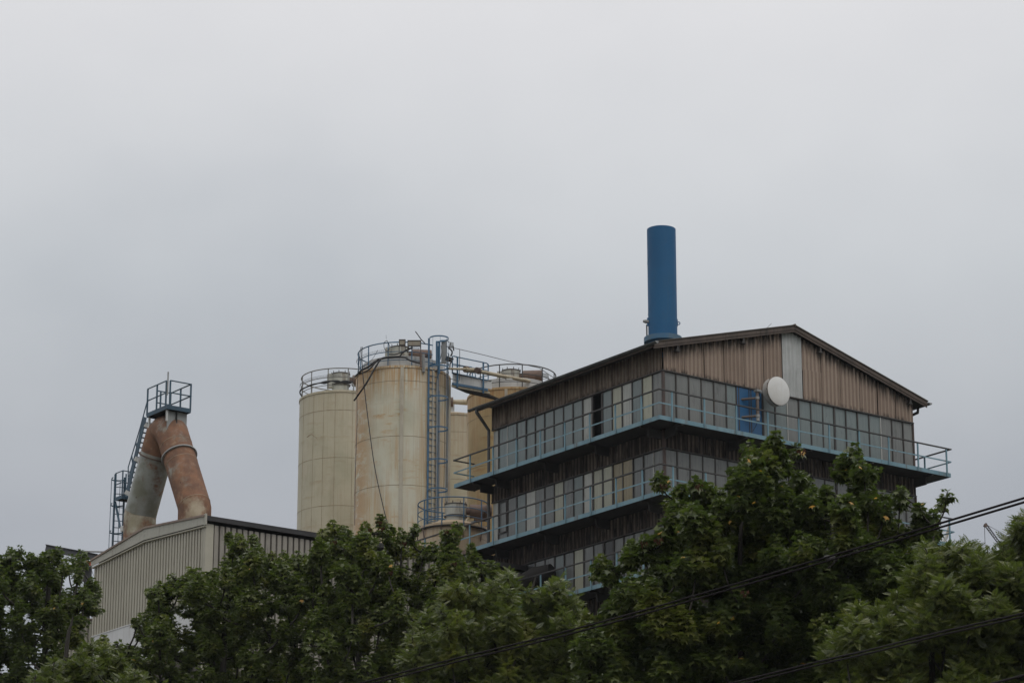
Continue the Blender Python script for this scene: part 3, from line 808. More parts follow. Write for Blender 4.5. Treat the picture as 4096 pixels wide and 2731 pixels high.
tE, RE, zE, PE = silo('low cream silo with round blue railing beside the tall building', 1812, 2097, 140, 115, matE, (2140,), 'rail_blue', 1.03, upstand=False, nposts=10)
# weathered vertical seams on silo B
for an in (-150, -128, -112, -96, -73, -50):
    a = radians(an)
    MB().bar((cos(a) * (RB + .001), sin(a) * (RB + .001), 1), (cos(a) * (RB + .001), sin(a) * (RB + .001), zB - .02), .014).build('vertical_seam', M['seam'], tB)
filter_unit(tA, -.16, -.2, zA + .35, .40, 1.05, radians(8), cr=.24)
filter_unit(tB, -.10, 0, zB + .35, .41, 1.05, radians(10))
filter_unit(tC, -.06, 0, zC + .4, .40, .98, radians(-6))
filter_unit(tE, .11, -.1, zE + .15, .44, .98, radians(4), False, .28, 1.0)
# silo D: short white cylinder and cross pipe on its top
MB().lathe([(.27, zD + .1), (.27, zD + 1.1), (0, zD + 1.12)], 24, (-.23, -.3)).build('vent_cylinder', M['kerb'], tD, True)
MB().tube([(-1.6, -.6, zD + .92), (-.1, -.6, zD + .92), (.6, -.6, zD + .90), (1.4, -.6, zD + .9)], [.10, .10, .14, .14], 12).build('cross_pipe', M['cream'], tD, True)
MB().tube([(-.18, -.6, zD + .92), (-.02, -.6, zD + .92)], .22, 14).build('pipe_flange', M['motor'], tD, True)
MB().box(.3, 1.1, -.9, -.5, zD - .35, zD - .12).build('junction_box', M['motor'], tD)
MB().tube([(-.1, -.8, zD + .15), (1.2, -.8, zD + .15)], .08, 8).build('cross_pipe', M['motor'], tD, True)
# lifting lug near the top of silo B
MB().tube([at(1228, 1748, 125.2) - Vector((PB.x, 127, GZ)), at(1245, 1735, 125.05) - Vector((PB.x, 127, GZ)), at(1268, 1752, 125.0) - Vector((PB.x, 127, GZ))], .02, 5).build('wire_loop', M['seam'], tB)
# silo E ring platform
MB().lathe([(RE + .10, zE - .05), (RE + .10, zE + .0), (RE - .02, zE + .0), (RE - .02, zE - .05), (RE + .10, zE - .05)], 48).build('ring_platform', M['deck'], tE, True)
for i in range(10):
    a = 2 * pi * i / 10
    MB().bar((cos(a) * (RE + .09), sin(a) * (RE + .09), zE - .06), (cos(a) * RE, sin(a) * RE, zE - .55), .05).build('bracket', M['motor'], tE)
# conduit and pipes on silo A right side
for an, rr, key, zt in ((-44, .035, 'galv', -.35), (-40, .02, 'galv', -.8), (-22, .03, 'cream_pale', .1)):
    a = radians(an); MB().tube([(cos(a) * (RA + .06), sin(a) * (RA + .06), 2), (cos(a) * (RA + .06), sin(a) * (RA + .06), zA + zt)], rr, 8).build('conduit', M[key], tA, True)
a = radians(-12)
MB().bar((cos(a) * (RA + .03), sin(a) * (RA + .03), 2), (cos(a) * (RA + .03), sin(a) * (RA + .03), zA - .1), .22, .10).build('cover_strip', M['cream_pale'], tA)
oA = Vector((PA.x, 118.5, GZ)); oB = Vector((PB.x, 127, GZ)); oC = Vector((PC.x, 122, GZ)); oE = Vector((PE.x, 115, GZ))
YA = 118.5 - RA - .05
def pxt(o, pts, Y, r, name, key, parent, smooth=True, n=6, sub=6, curve=True):
    q = [at(x, y, (Y[i] if isinstance(Y, (list, tuple)) else Y)) - o for i, (x, y) in enumerate(pts)]
    if curve and len(q) > 2: q = bez(q, sub)
    return MB().tube(q, r, n).build(name, M[key], parent, smooth)
def z2(x, y): return (1160 + x / 3.135, 1260 + y / 3.135)
def z3(x, y): return (1640 + x / 3.267, 1280 + y / 3.267)
def z9(x, y): return (1480 + x / 6.19, 1320 + y / 6.19)
# black hoses across silo A
pxt(oA, [z2(1230, 530), z2(1150, 545), z2(1080, 640), z2(960, 850), z2(870, 980), z2(805, 1070)], [YA + .1, YA, YA, YA + .1, YA + .55, YA + .95], .04, 'hose', 'black', tA)
pxt(oA, [z2(1380, 520), z2(1220, 530), z2(1090, 570), z2(980, 650), z2(900, 690), z2(850, 740), z2(815, 770)], [YA, YA, YA + .05, YA + .25, YA + .5, YA + .75, YA + 1.2], .045, 'hose', 'black', tA)
pxt(oA, [z2(1200, 535), z2(1420, 528), z2(1500, 565), z2(1600, 595), z2(1680, 600)], [YA, YA, YA, YA + .1, YA + .4], .04, 'hose', 'black', tA)
pxt(oA, [z2(1110, 545), z2(1050, 620), z2(980, 690), z2(860, 740)], [YA, YA + .05, YA + .25, YA + .8], .03, 'hose', 'black', tA)
pxt(oA, [z2(1240, 490), z2(1330, 490), z2(1450, 450), z2(1520, 415)], [YA + .5] * 4, .03, 'hose', 'black', tA)
pxt(oA, [z2(1380, 510), z2(1440, 450), z2(1540, 405)], [YA + .3] * 3, .035, 'hose', 'black', tA)
pxt(oA, [z2(905, 400), z2(900, 520), z2(910, 700), z2(920, 800), (1463, 1600), (1478, 1720), (1501, 1880), (1538, 2048), (1560, 2130)], [YA + .35, YA + .35, YA + .35, YA + .3, YA + .28, YA + .22, YA + .12, YA + .0, YA], .022, 'hanging_cable', 'black', tA)
pxt(oA, [z2(890, 400), z2(870, 560), z2(850, 800), z2(840, 1000), (1428, 1700), (1421, 1900), (1419, 2100)], [YA + .4, YA + .5, YA + .6, YA + .65, YA + .7, YA + .8, YA + .8], .014, 'hanging_cable', 'black', tA)
pxt(oA, [z2(1205, 250), z2(1207, 300)], YA, .006, 'rod', 'black', tA, curve=False)
pxt(oA, [z2(1573, 205), z2(1645, 305), z2(1693, 355)], [YA + .1] * 3, .022, 'rod', 'black', tA, curve=False)
pxt(oA, [z2(1215, 318), z2(1180, 350), z2(1185, 420), z2(1225, 450), z2(1250, 400), z2(1235, 350), z2(1215, 318)], YA + .02, .013, 'cable_coil', 'black', tA)
pxt(oA, [z2(1100, 440), z2(1040, 540), z2(960, 620), z2(900, 660)], YA + .2, .009, 'hanging_cable', 'black', tA)
for (xa, ya, xb, yb, nm) in ((1365, 305, 1450, 378, 'sign_box'), (1472, 315, 1645, 388, 'sign_box')):
    p0 = at(*z2(xa, yb), YA + .03) - oA; p1 = at(*z2(xb, ya), YA + .03) - oA
    e = empty(nm, (p0.x, p0.y, p0.z), 0, tA); w_, h_ = p1.x - p0.x, p1.z - p0.z
    MB().box(.03, w_ - .03, 0, .05, .03, h_ - .03).build('panel', M['box_beige'], e)
    f = MB(); f.box(0, .03, -.02, .07, -.28, h_).box(w_ - .03, w_, -.02, .07, -.28, h_).box(.03, w_ - .03, -.02, .07, h_ - .03, h_).box(.03, w_ - .03, -.02, .07, 0, .03)
    f.build('frame', M['mullion'], e)
for i in range(11):
    pxt(oA, [z2(1490 + i * 14, 388), z2(1492 + i * 14, 405 + 8 * (i % 3)), z2(1500 + i * 12, 430)], YA + .1, .009, 'lead', 'black', tA)
# brown pipe by the post, valves
pxt(oA, [z9(1250, 560), z9(1262, 920)], YA - .02, .05, 'standpipe', 'motor', tA, curve=False)
pxt(oA, [z9(1320, 600), z9(1330, 1040)], YA + .2, .07, 'valve_body', 'galv', tA, curve=False)
pxt(oA, [z9(1330, 640), z9(1400, 660), z9(1425, 600)], YA + .2, .03, 'hose', 'black', tA)
# cables on silo B rail
YB = 127 - RB - .02
for k, dy in enumerate((0, 14, 25)):
    pxt(oB, [z2(160, 1030 - dy * .3), z2(128, 985), z2(135, 945 - dy * .4), z2(200, 905), z2(270, 872 + dy * .3), z2(370, 852), z2(440, 832 + dy), z2(520, 826), z2(600, 822 + dy), z2(680, 850 - dy), z2(790, 850 - dy * .5)],
        [YB + 1.4, YB + 1.45, YB + 1.3, YB + .75, YB + .55, YB + .35, YB + .15, YB, YB, YB, YB], .03, 'cable', 'black', tB)
pxt(oB, [z2(770, 850), z2(795, 880), z2(797, 940)], YB, .035, 'hose', 'galv', tB)
# wire tray on rails (thin ladder tray) of silo B
for dz, dr in ((0, 0), (.07, 0)):
    MB().tube(arc(RB * .97 + .06, radians(180), radians(270), zB + .74 + dz, 30), .006, 4).build('wire_tray', M['mullion'], tB)
for i in range(40):
    a = radians(180 + 90 * i / 39); rr = RB * .97 + .06
    MB().tube([(rr * cos(a), rr * sin(a), zB + .74), (rr * cos(a), rr * sin(a), zB + .81)], .004, 3).build('tray_tie', M['mullion'], tB)
for dz in (0, .07):
    MB().tube(arc(RA * .965 + .06, radians(182), radians(258), zA + .74 + dz, 24), .005, 4).build('wire_tray', M['mullion'], tA)
for i in range(30):
    a = radians(182 + 76 * i / 29); rr = RA * .965 + .06
    MB().tube([(rr * cos(a), rr * sin(a), zA + .74), (rr * cos(a), rr * sin(a), zA + .81)], .004, 3).build('tray_tie', M['mullion'], tA)
# --- caged ladder on silo A
la = empty('caged_ladder', (0, 0, 0), 0, tA)
YL = 118.5 - RA * .80 - .1
pl = at(1713, 1700, YL) - oA
phi = radians(40); tdir = Vector((cos(phi), sin(phi), 0)); ndir = Vector((sin(phi), -cos(phi), 0)); wl = .50
b0 = Vector((pl.x, pl.y, 0)); b1 = b0 + tdir * wl
ztopL = at(1717, 1353, YL).z + ZZ; zbotL = at(1712, 2200, YL).z + ZZ
MB().box(-.04, .04, -.03, .03, zbotL, ztopL).build('stringer', M['rail_blue'], la).location = b0
MB().box(-.03, .03, -.03, .03, zbotL, ztopL - .25).build('stringer', M['rail_blue'], la).location = b1
rg = MB().tube([(0, 0, 0), tuple(tdir * wl)], .016, 6).mesh('rung', M['rail_blue'])
z = zbotL + .1
while z < zA + .3:
    put('rung', rg, la, (b0.x, b0.y, z)); z += .272
cc = (b0 + b1) / 2 + ndir * .36
hp = [b0]; 
for i in range(15):
    a = -pi * .5 - .35 + (pi + .7) * i / 14
    hp.append(cc + tdir * (.40 * sin(a)) * 1 + ndir * (.40 * cos(a)))
hp.append(b1)
hoop = MB()
for i in range(len(hp) - 1): hoop.bar(hp[i], hp[i + 1], .012, .06)
hm = hoop.mesh('hoop', M['rail_blue'])
ys = [1357, 1473, 1595, 1718, 1846, 1962, 2085]
zs = [at(1760, y, YL).z + ZZ for y in ys]
for zz in zs: put('hoop', hm, la, (0, 0, zz))
for i in (3, 6, 9, 12):
    p = hp[i]; MB().bar((p.x, p.y, zs[-1]), (p.x, p.y, zs[0]), .04, .012).build('cage_strap', M['rail_blue'], la)
# rail gate frames at the ladder head
pxt(oA, [z3(350, 285), z3(350, 600)], YL + .2, .05, 'gate_post', 'rail_blue', la, curve=False)
pxt(oA, [z3(380, 285), z3(380, 700)], YL + .2, .04, 'gate_post', 'rail_blue', la, curve=False)
pxt(oA, [z3(340, 285), z3(392, 285)], YL + .2, .045, 'gate_post', 'rail_blue', la, curve=False)
pxt(oA, [z3(392, 500), z3(392, 275), z3(400, 268), z3(470, 265)], YL + .3, .022, 'gate_rail', 'rail_blue', la, curve=False)
pxt(oA, [z3(250, 590), z3(330, 568)], YL + .2, .03, 'gate_rail', 'rail_blue', la, curve=False)
pxt(oA, [z3(405, 330), z3(412, 420), z3(395, 520)], YL + .3, .012, 'cable', 'black', la)
pxt(oA, [z3(500, 360), z3(545, 400), z3(548, 440), z3(530, 470)], YL + .3, .035, 'cable', 'black', la)
pxt(oA, [z3(520, 510), z3(545, 540), z3(525, 570), z3(520, 640)], YL + .3, .03, 'cable', 'black', la)
p = at(*z3(445, 560), YL + .35) - oA
MB().box(p.x - .12, p.x + .12, p.y, p.y + .12, p.z, p.z + .95).build('control_cabinet', M['galv'], la)
p = at(*z3(520, 500), YL + .35) - oA
MB().poly([(p.x - .14, p.y, p.z + .12), (p.x + .16, p.y, p.z), (p.x + .02, p.y, p.z - .1), (p.x - .2, p.y, p.z - .08)], (0, .2, 0)).build('cable_hood', M['mullion'], la)
for x in (455, 475, 488, 500): pxt(oA, [z3(x, 560), z3(x + 3, 1000), (1776 + (x - 455) * .3, 1950)], YL + .25, .013, 'cable', 'black' if x != 475 else 'galv', la, curve=False)
# floodlight at ladder head
def floodlight(px, py, Y, s, rz, label):
    P = at(px, py, Y); e = empty('floodlight', (P.x, P.y, P.z), rz); tag(e, label, 'floodlight')
    MB().hexa([(-s * .5, 0, -s * .5), (s * .5, 0, -s * .5), (s * .35, s * .45, -s * .3), (-s * .35, s * .45, -s * .3), (-s * .5, 0, s * .5), (s * .5, 0, s * .5), (s * .35, s * .45, s * .3), (-s * .35, s * .45, s * .3)]).build('housing', M['mullion'], e)
    MB().box(-s * .42, s * .42, -.012, -.002, -s * .42, s * .42).build('lens', M['lamp_glass'], e)
    MB().bar((-s * .55, s * .2, 0), (-s * .55, s * .2, -s * .9), .02).bar((s * .55, s * .2, 0), (s * .55, s * .2, -s * .9), .02).bar((-s * .55, s * .2, -s * .9), (s * .55, s * .2, -s * .9), .02).build('yoke', M['mullion'], e)
    return e
floodlight(z3(548, 316)[0], z3(548, 316)[1], YL - .1, .17, radians(35), 'small floodlight beside the top of the blue caged ladder')
pxt(oA, [z3(470, 345), z3(560, 350), z3(580, 370)], YL, .02, 'lamp_arm', 'mullion', la, curve=False)
pxt(oA, [z3(470, 265), z3(530, 300)], YL, .014, 'lamp_arm', 'mullion', la, curve=False)
pxt(oA, [z3(565, 340), z3(572, 400)], YL, .03, 'lamp_arm', 'mullion', la, curve=False)
f2 = floodlight(z3(1770, 722)[0], z3(1770, 722)[1], 122 - RC + .1, .24, radians(25), 'grey floodlight on the round railing of the ochre silo')
f2.scale = (1.2, 1, .75)
# --- foot bridge between A and C
Yb0, Yb1 = 117.2, 119.6
Br = thing_at('footbridge', at(1870, 1560, 118)); tag(Br, 'blue railed footbridge linking the tops of two silos', 'footbridge')
oBr = Vector((Br.location.x, Br.location.y, GZ))
def yb(px): return Yb0 + (Yb1 - Yb0) * (px - 1800) / 170
def bp(x, y, dy=0):
    px, py = z3(x, y); return at(px, py, yb(px) + dy) - oBr
def bbar(a, b, w, h, nm, key, dy=0, d=0): return MB().bar(bp(*a, dy), bp(*b, dy), w, h).build(nm, M[key], Br)
# deck: four corners
A0, A1 = bp(548, 850), bp(1040, 968); bk = Vector((.62, 1.0, 0)) * .95
MB().poly([A0, A1, A1 + bk, A0 + bk], (0, 0, -.08)).build('deck', M['deck'], Br)
bbar((548, 858), (1040, 950), .05, .10, 'edge_beam', 'cream'); bbar((556, 832), (1012, 912), .07, .10, 'edge_beam', 'rail_blue', -.06)
k0, k1, k2_, k3 = bp(556, 700), bp(1062, 795), bp(1062, 900), bp(556, 815)
MB().poly([k0, k1, k2_, k3], (.02, .03, 0)).build('kick_plate', M['kerb'], Br)
bbar((556, 697), (1062, 793), .03, .03, 'kick_plate_edge', 'mullion', -.02)
for x, y0, y1, w in ((620, 485, 880, .075), (958, 555, 955, .075), (553, 470, 700, .05)):
    MB().bar(bp(x, y0, -.12), bp(x, y1, -.12), w, w).build('post', M['rail_blue'], Br)
MB().tube([bp(553, 482, -.12), bp(570, 470, -.12), bp(640, 488, -.12), bp(1000, 562, -.12), bp(1022, 580, -.12), bp(1022, 770, -.12), bp(1008, 785, -.12), bp(960, 775, -.12)], .025, 6).build('rail_loop', M['rail_blue'], Br, True)
MB().tube([bp(553, 570, -.12), bp(960, 650, -.12), bp(1020, 662, -.12)], .02, 6).build('mid_rail', M['rail_blue'], Br, True)
MB().tube([bp(553, 685, -.12), bp(960, 775, -.12)], .018, 6).build('knee_rail', M['rail_blue'], Br, True)
# far side rail loop
MB().tube([bp(556, 590, 1), bp(800, 612, 1), bp(815, 625, 1), bp(815, 740, 1)], .022, 6).build('rail_loop', M['rail_blue'], Br, True)
MB().tube([bp(745, 735, 1), bp(750, 690, 1), bp(770, 680, 1), bp(850, 690, 1), bp(858, 745, 1)], .022, 6).build('rail_loop', M['rail_blue'], Br, True)
MB().tube([bp(556, 690, 1), bp(860, 745, 1)], .018, 6).build('rail_loop', M['rail_blue'], Br, True)
MB().bar(bp(620, 600, 1), bp(620, 800, 1), .05).build('post', M['rail_blue'], Br)
# thin dark hand line loop
MB().tube([bp(650, 385, -.3), bp(648, 600, -.3), bp(645, 790, -.3), bp(630, 795, -.3), bp(480, 750, -.3)], .013, 5).build('drop_line', M['mullion'], Br)
# long thin conduit running from ladder head to C rail
ln = MB().tube([at(*z3(590, 368), YL) - oBr, at(*z3(960, 455), 118.5) - oBr, at(*z3(1320, 545), 119.8) - oBr, at(*z3(1480, 578), 120.1) - oBr, at(*z3(1690, 625), 120.4) - oBr, at(*z3(1895, 765), 121.5) - oBr], .014, 5)
ln.build('conduit', M['mullion'], Br)
# transfer pipe
Tp = thing_at('transfer_pipe', at(1900, 1490, 118)); tag(Tp, 'cream transfer pipe with two dark flanges crossing above the footbridge', 'pipe')
oT = Vector((Tp.location.x, Tp.location.y, GZ))
tp = lambda x, y, Y: at(*z3(x, y), Y) - oT
MB().tube([tp(510, 634, 117), tp(725, 641, 117.5)], .045 * 1.1, 12).build('pipe_section', M['cream'], Tp, True)
MB().tube([tp(725, 645, 117.5), tp(895, 662, 118)], .10, 12).build('pipe_section', M['cream'], Tp, True)
MB().tube([tp(895, 668, 118), tp(1200, 730, 118.8), tp(1500, 785, 119.6), tp(1560, 800, 120.4)], [.082, .082, .08, .07], 12).build('pipe_section', M['cream'], Tp, True)
for (xa, ya, xb, yb_, r_) in ((722, 641, 732, 642, .14), (738, 643, 748, 644, .14), (868, 655, 880, 657, .13), (890, 662, 905, 665, .14)):
    MB().tube([tp(xa, ya, 117.6), tp(xb, yb_, 117.65)], r_, 16).build('flange', M['motor'], Tp, True)
MB().bar(tp(1250, 775, 118.9), tp(1330, 772, 119.1), .12, .05).build('pipe_shoe', M['kerb'], Tp)
# rails on E top: inner loops
for x0_, x1_, y_ in ((1940, 2085, 965), (2105, 2200, 978)):
    q = [at(1150 + x0_ / 2.767, 1700 + (y_ + 60) / 2.767, 115.3) - oE, at(1150 + x0_ / 2.767, 1700 + y_ / 2.767, 115.3) - oE, at(1150 + x1_ / 2.767, 1700 + y_ / 2.767, 115.3) - oE, at(1150 + x1_ / 2.767, 1700 + (y_ + 60) / 2.767, 115.3) - oE]
    MB().tube(q, .03, 6).build('rail_loop', M['rail_blue'], tE, True)

# ================================================================== GREY HALL
Hh = empty('grey_hall', (BK.x, BK.y, GZ), TH)
tag(Hh, 'low grey corrugated steel hall with a shallow gable carrying the rusty duct', 'building')
HL = 8.08; HR = 26.0
def ftop(u): return (23.68 + (24.04 - 23.68) * u / 4.2 if u < 4.2 else 24.04 - (24.04 - 23.55) * (u - 4.2) / 3.9) + ZZ
def fbot(u): return (23.36 + (23.59 - 23.36) * u / 4.16 if u < 4.16 else 23.59 - (23.59 - 23.32) * (u - 4.16) / 3.9) + ZZ
zband = 20.64 + ZZ
# core walls in groove colour
MB().poly([(.03, .03, 0), (.03, HL - .03, 0), (.03, HL - .03, fbot(HL)), (.03, 4.16, fbot(4.16)), (.03, .03, fbot(0))], (HR - .06, 0, 0)).build('wall', M['hall_groove'], Hh)
# left face ribs: trapezoid ribs grouped in sheets of 6
rp = .2005; nr = int(HL / rp) - 1
def rib_panel(i0, i1):
    m = MB()
    for i in range(i0, i1):
        a = .14 + i * rp
        zt = fbot(a + .05) - .0
        m.hexa([(-.055, a, zband + .03), (-.055, a + .118, zband + .03), (.028, a + .122, zband + .03), (.028, a - .004, zband + .03),
                (-.055, a, zt), (-.055, a + .118, zt), (.028, a + .122, zt), (.028, a - .004, zt)])
    return m
for i in range(nr):
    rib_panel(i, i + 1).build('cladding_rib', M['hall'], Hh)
MB().box(-.055, .02, -.055, .12, zband - .3, fbot(0)).build('corner_trim', M['hall'], Hh)
MB().box(-.05, .02, HL - .1, HL + .0, 0, fbot(HL)).build('corner_trim', M['hall'], Hh)
# flashing under fascia, drip above band
# fascia boards on gable (two lengths meeting at the kink)
for a, b in ((-.09, 4.17), (4.185, 8.16)):
    MB().poly([(-.16, a, ftop(max(a, 0)) - .035), (-.16, b, ftop(b) - .035), (-.16, b, fbot(b)), (-.16, a, fbot(max(a, 0)))], (.03, 0, 0)).build('fascia', M['fascia'], Hh)
    MB().poly([(-.20, a - .02, ftop(max(a, 0)) + .03), (-.20, b, ftop(b) + .03), (-.20, b, ftop(b) - .04), (-.20, a - .02, ftop(max(a, 0)) - .04)], (.25, 0, 0)).build('verge_cap', M['cap'], Hh)
    MB().poly([(-.135, a, fbot(max(a, 0)) - .03), (-.135, b, fbot(b) - .03), (-.135, b, fbot(b) - .075), (-.135, a, fbot(max(a, 0)) - .075)], (.10, 0, 0)).build('soffit_trim', M['hall'], Hh)
MB().tube([(-.18, 4.15, ftop(4.15)), (-.2, 4.02, ftop(4.1) + .14)], .008, 4).build('rod', M['motor'], Hh)
# white base band in panels
for i in range(5):
    a0_, a1_ = .0 + i * HL / 5 + .006, (i + 1) * HL / 5 - .006
    MB().box(-.045, .025, a0_, a1_, zband - 1.55, zband).build('base_panel', M['white_band'], Hh)
MB().box(-.065, .03, -.01, HL, zband, zband + .035).build('drip_trim', M['white_band'], Hh)
MB().box(-.05, .02, 2.6, 5.6, zband - 1.95, zband - 1.56).build('red_stripe', M['red'], Hh)
# right face: wide ribbed sheets (pans .215 broad)
rp2 = .236
for i in range(64):
    a = .30 + i * rp2
    m = MB(); zt = 23.40 + ZZ
    m.hexa([(a, -.06, 8), (a + .160, -.06, 8), (a + .165, .028, 8), (a - .005, .028, 8), (a, -.06, zt), (a + .160, -.06, zt), (a + .165, .028, zt), (a - .005, .028, zt)])
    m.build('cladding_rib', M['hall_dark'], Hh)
MB().box(-.052, .26, -.056, .02, 4, 23.42 + ZZ).build('corner_trim', M['hall'], Hh)
# eaves gutter, dark
MB().box(-.10, HR, -.19, -.05, 23.50 + ZZ, 23.675 + ZZ).build('gutter', M['hall_gutter'], Hh)
MB().box(-.16, -.101, -.2, -.06, 23.34 + ZZ, 23.74 + ZZ).build('gutter_end', M['fascia'], Hh)
# roof
for a, b in ((-.04, 4.19), (4.19, 8.12)):
    MB().poly([(.05, a, ftop(max(a, 0)) - .02), (.05, b, ftop(b) - .02), (.05, b, ftop(b) - .08), (.05, a, ftop(max(a, 0)) - .08)], (HR, 0, 0)).build('roof_sheet', M['roof'], Hh)

# ================================================================== RUSTY DUCT
oD = Vector((BK.x, BK.y, GZ))
Dt = empty('exhaust_duct', (BK.x, BK.y, GZ), TH); tag(Dt, 'rusty inverted V exhaust duct rising from the grey hall roof', 'duct')
def dp(px, py, v=1.0): return loc(onpl(px, py, BK + ER * v, ER), BK)
rD = .60
Lb, Lk = dp(559, 2190), dp(560, 2062); Rb, Rk = dp(786, 2110), dp(779, 2030)
apexL = dp(651, 1728); apexR = dp(686, 1726); apex = apexR
Lb.y = Lk.y; Rb.y = Rk.y
def lerp(a, b, t): return a + (b - a) * t
MB().tube([Lb, Lk, lerp(Lk, apexL, .03)], rD, 40).build('lower_bend', rusty_duct('duct_rust_pale', .62, (.46, .42, .33)), Dt, True)
MB().tube([lerp(Lk, apexL, .03), lerp(Lk, apexL, .74)], rD, 40).build('left_leg', rusty_duct('duct_rust_light', .24, (.30, .31, .285)), Dt, True)
MB().tube([Rb, Rk, lerp(Rk, apex, .03)], rD, 40).build('lower_bend', rusty_duct('duct_rust_mid', .85, (.40, .33, .23)), Dt, True)
MB().tube([lerp(Rk, apex, .03), lerp(Rk, apex, .66)], rD, 40).build('right_leg', rusty_duct('duct_rust_heavy', 1.05), Dt, True)
# head bend: rounded top
la_, ra_ = lerp(Lk, apexL, .74), lerp(Rk, apex, .66)

MB().tube([la_, lerp(Lk, apexL, .86), lerp(Lk, apexL, .97), lerp(Lk, apexL, 1.0) + (apexR - apexL) * .25, apexL + (apexR - apexL) * .6 + Vector((0, 0, .03)), lerp(Rk, apexR, .97), lerp(Rk, apexR, .84), ra_], [rD] * 8, 40).build('head_bend', rusty_duct('duct_rust_head', .95), Dt, True)
for (P0, t_, r_, key) in ((Rk, .66, .075, 'galv'), (Lk, .70, .05, 'motor')):
    apx = apexL if P0 is Lk else apexR; c = lerp(P0, apx, t_); d_ = (apx - P0).normalized()
    MB().tube([c - d_ * .02, c + d_ * .025], rD + r_, 40).build('flange', M[key], Dt, True)
for (P0, t_) in ((Rk, .56), (Rk, .80), (Rk, .03), (Lk, .03)):
    apx = apexL if P0 is Lk else apexR; c = lerp(P0, apx, t_); d_ = (apx - P0).normalized()
    MB().tube([c - d_ * .008, c + d_ * .008], rD + .008, 40).build('weld_ring', M['seam'], Dt, True)

# ================================================================== ACCESS PLATFORM on the duct
Ap = empty('access_platform', (BK.x, BK.y, GZ), TH); tag(Ap, 'blue railed platform on top of the rusty duct with a steep stair', 'platform')
vN = .42
Nn = dp(669, 1622, vN); uN, zN = Nn.y, Nn.z
uL = dp(588, 1655, vN).y; vR = vN + 1.10
q = onpl(761, 1641, BK + EL * uN, EL); vR = (q - BK).dot(ER)
MB().box(vN, vR, uN, uL, zN - .05, zN).build('deck', M['deck'], Ap)
for (a, b, c_, d_) in ((vN - .02, vN, uN - .02, uL), (vN, vR, uN - .02, uN), (vR, vR + .02, uN - .02, uL), (vN, vR, uL, uL + .02)):
    MB().box(a, b, c_, d_, zN - .12, zN + .04).build('fascia', M['rail_teal'], Ap)
pm = MB().box(-.025, .025, -.025, .025, -.05, .98).mesh('post', M['rail_teal'])
cs = [(vN, uN + .12), (vN + .10, uN), (vN, uL), (vN, (uN + uL) / 2 + .05), (vR, uN), (vR, uL), (vR, (uN + uL) / 2), (vN + .55, uL)]
for v_, u_ in cs: put('post', pm, Ap, (v_, u_, zN))
for zz, nm in ((.98, 'top_rail'), (.52, 'mid_rail')):
    MB().tube([(vN, uN + .12, zN + zz), (vN, uL, zN + zz)], .024, 6).build(nm, M['rail_teal'], Ap, True)
    MB().tube([(vN + .10, uN, zN + zz), (vR, uN, zN + zz), (vR, uL, zN + zz), (vN + .4, uL, zN + zz)], .024, 6).build(nm, M['rail_teal'], Ap, True)
MB().tube([(vN - .02, uN - .02, zN + .4), (vN - .02, uN - .02, zN + 1.28)], .03, 8).build('mast', M['galv'], Ap, True)
# hood plates between platform and duct
zb_ = zN - .13
MB().box(vN + .10, vR - .04, uN + .16, uN + .18, zb_ - .75, zb_).build('support_plate', M['plate_grey'], Ap)
MB().box(vR - .06, vR - .04, uN + .19, uL - .1, zb_ - .75, zb_).build('support_plate', M['plate_grey'], Ap)
MB().box(vN + .45, vN + .47, uN + .05, uL - .1, zb_ - .5, zb_).build('support_plate', M['inside'], Ap)
for u_, h_ in ((uN + .10, .42), (uL - .10, .55)):
    MB().box(vN + .02, vN + .09, u_ - .03, u_ + .03, zb_ - h_, zb_).build('support_leg', M['kerb'], Ap)
# stair down the back of the left leg
vS = 1.0
sT = dp(580, 1668, vS); sB = dp(505, 1985, vS)
stair = empty('stair', (0, 0, 0), 0, Ap)
for dv in (0, .55):
    MB().bar(sT + Vector((dv, 0, 0)), sB + Vector((dv, 0, 0)), .03, .24, (0, 1, .3)).build('stringer', M['rail_teal'], stair)
dd = sB - sT; nst = 16
tr = MB().box(.02, .53, -.07, .07, -.02, .0).mesh('tread', M['rail_teal'])
for i in range(1, nst): put('tread', tr, stair, sT + dd * (i / nst))
h0, h1 = dp(588, 1608, vS), dp(562, 1706, vS); h2 = dp(513, 1868, vS); h3 = dp(512, 1975, vS)
MB().tube([h0, h1, h2, h3], .024, 6).build('handrail', M['rail_teal'], stair, True)
a0_ = dp(574, 1685, vS); a1_ = dp(516, 1905, vS)
MB().tube([a0_, a1_], .018, 6).build('mid_rail', M['rail_teal'], stair, True)
for t_ in (.05, .38, .72):
    p0 = lerp(h1, h2, t_); MB().bar(p0, lerp(sT, sB, .18 + t_ * .62), .04, .04).build('post', M['rail_teal'], stair)
for (x, y) in ((586, 1706), (545, 1841), (507, 1975)):
    p0 = dp(x, y, vN + .12); MB().bar(p0 + Vector((-.06, .0, .07)), p0 + Vector((.1, -.14, -.05)), .12, .16).build('stair_bracket', M['kerb'], Ap)

# ================================================================== CAGED LADDER left of the hall roof
Cl = empty('caged_ladder', (BK.x, BK.y, GZ), TH); tag(Cl, 'narrow blue caged ladder with a small landing left of the rusty duct', 'ladder')
vC = 1.0
def cp_(x, y, v=vC): return dp(400 + x / 3.918, 1850 + y / 3.918, v)
s0 = cp_(225, 600); 
u0_ = s0.y; ztL = cp_(240, 180).z; zbL = 22.6 + ZZ
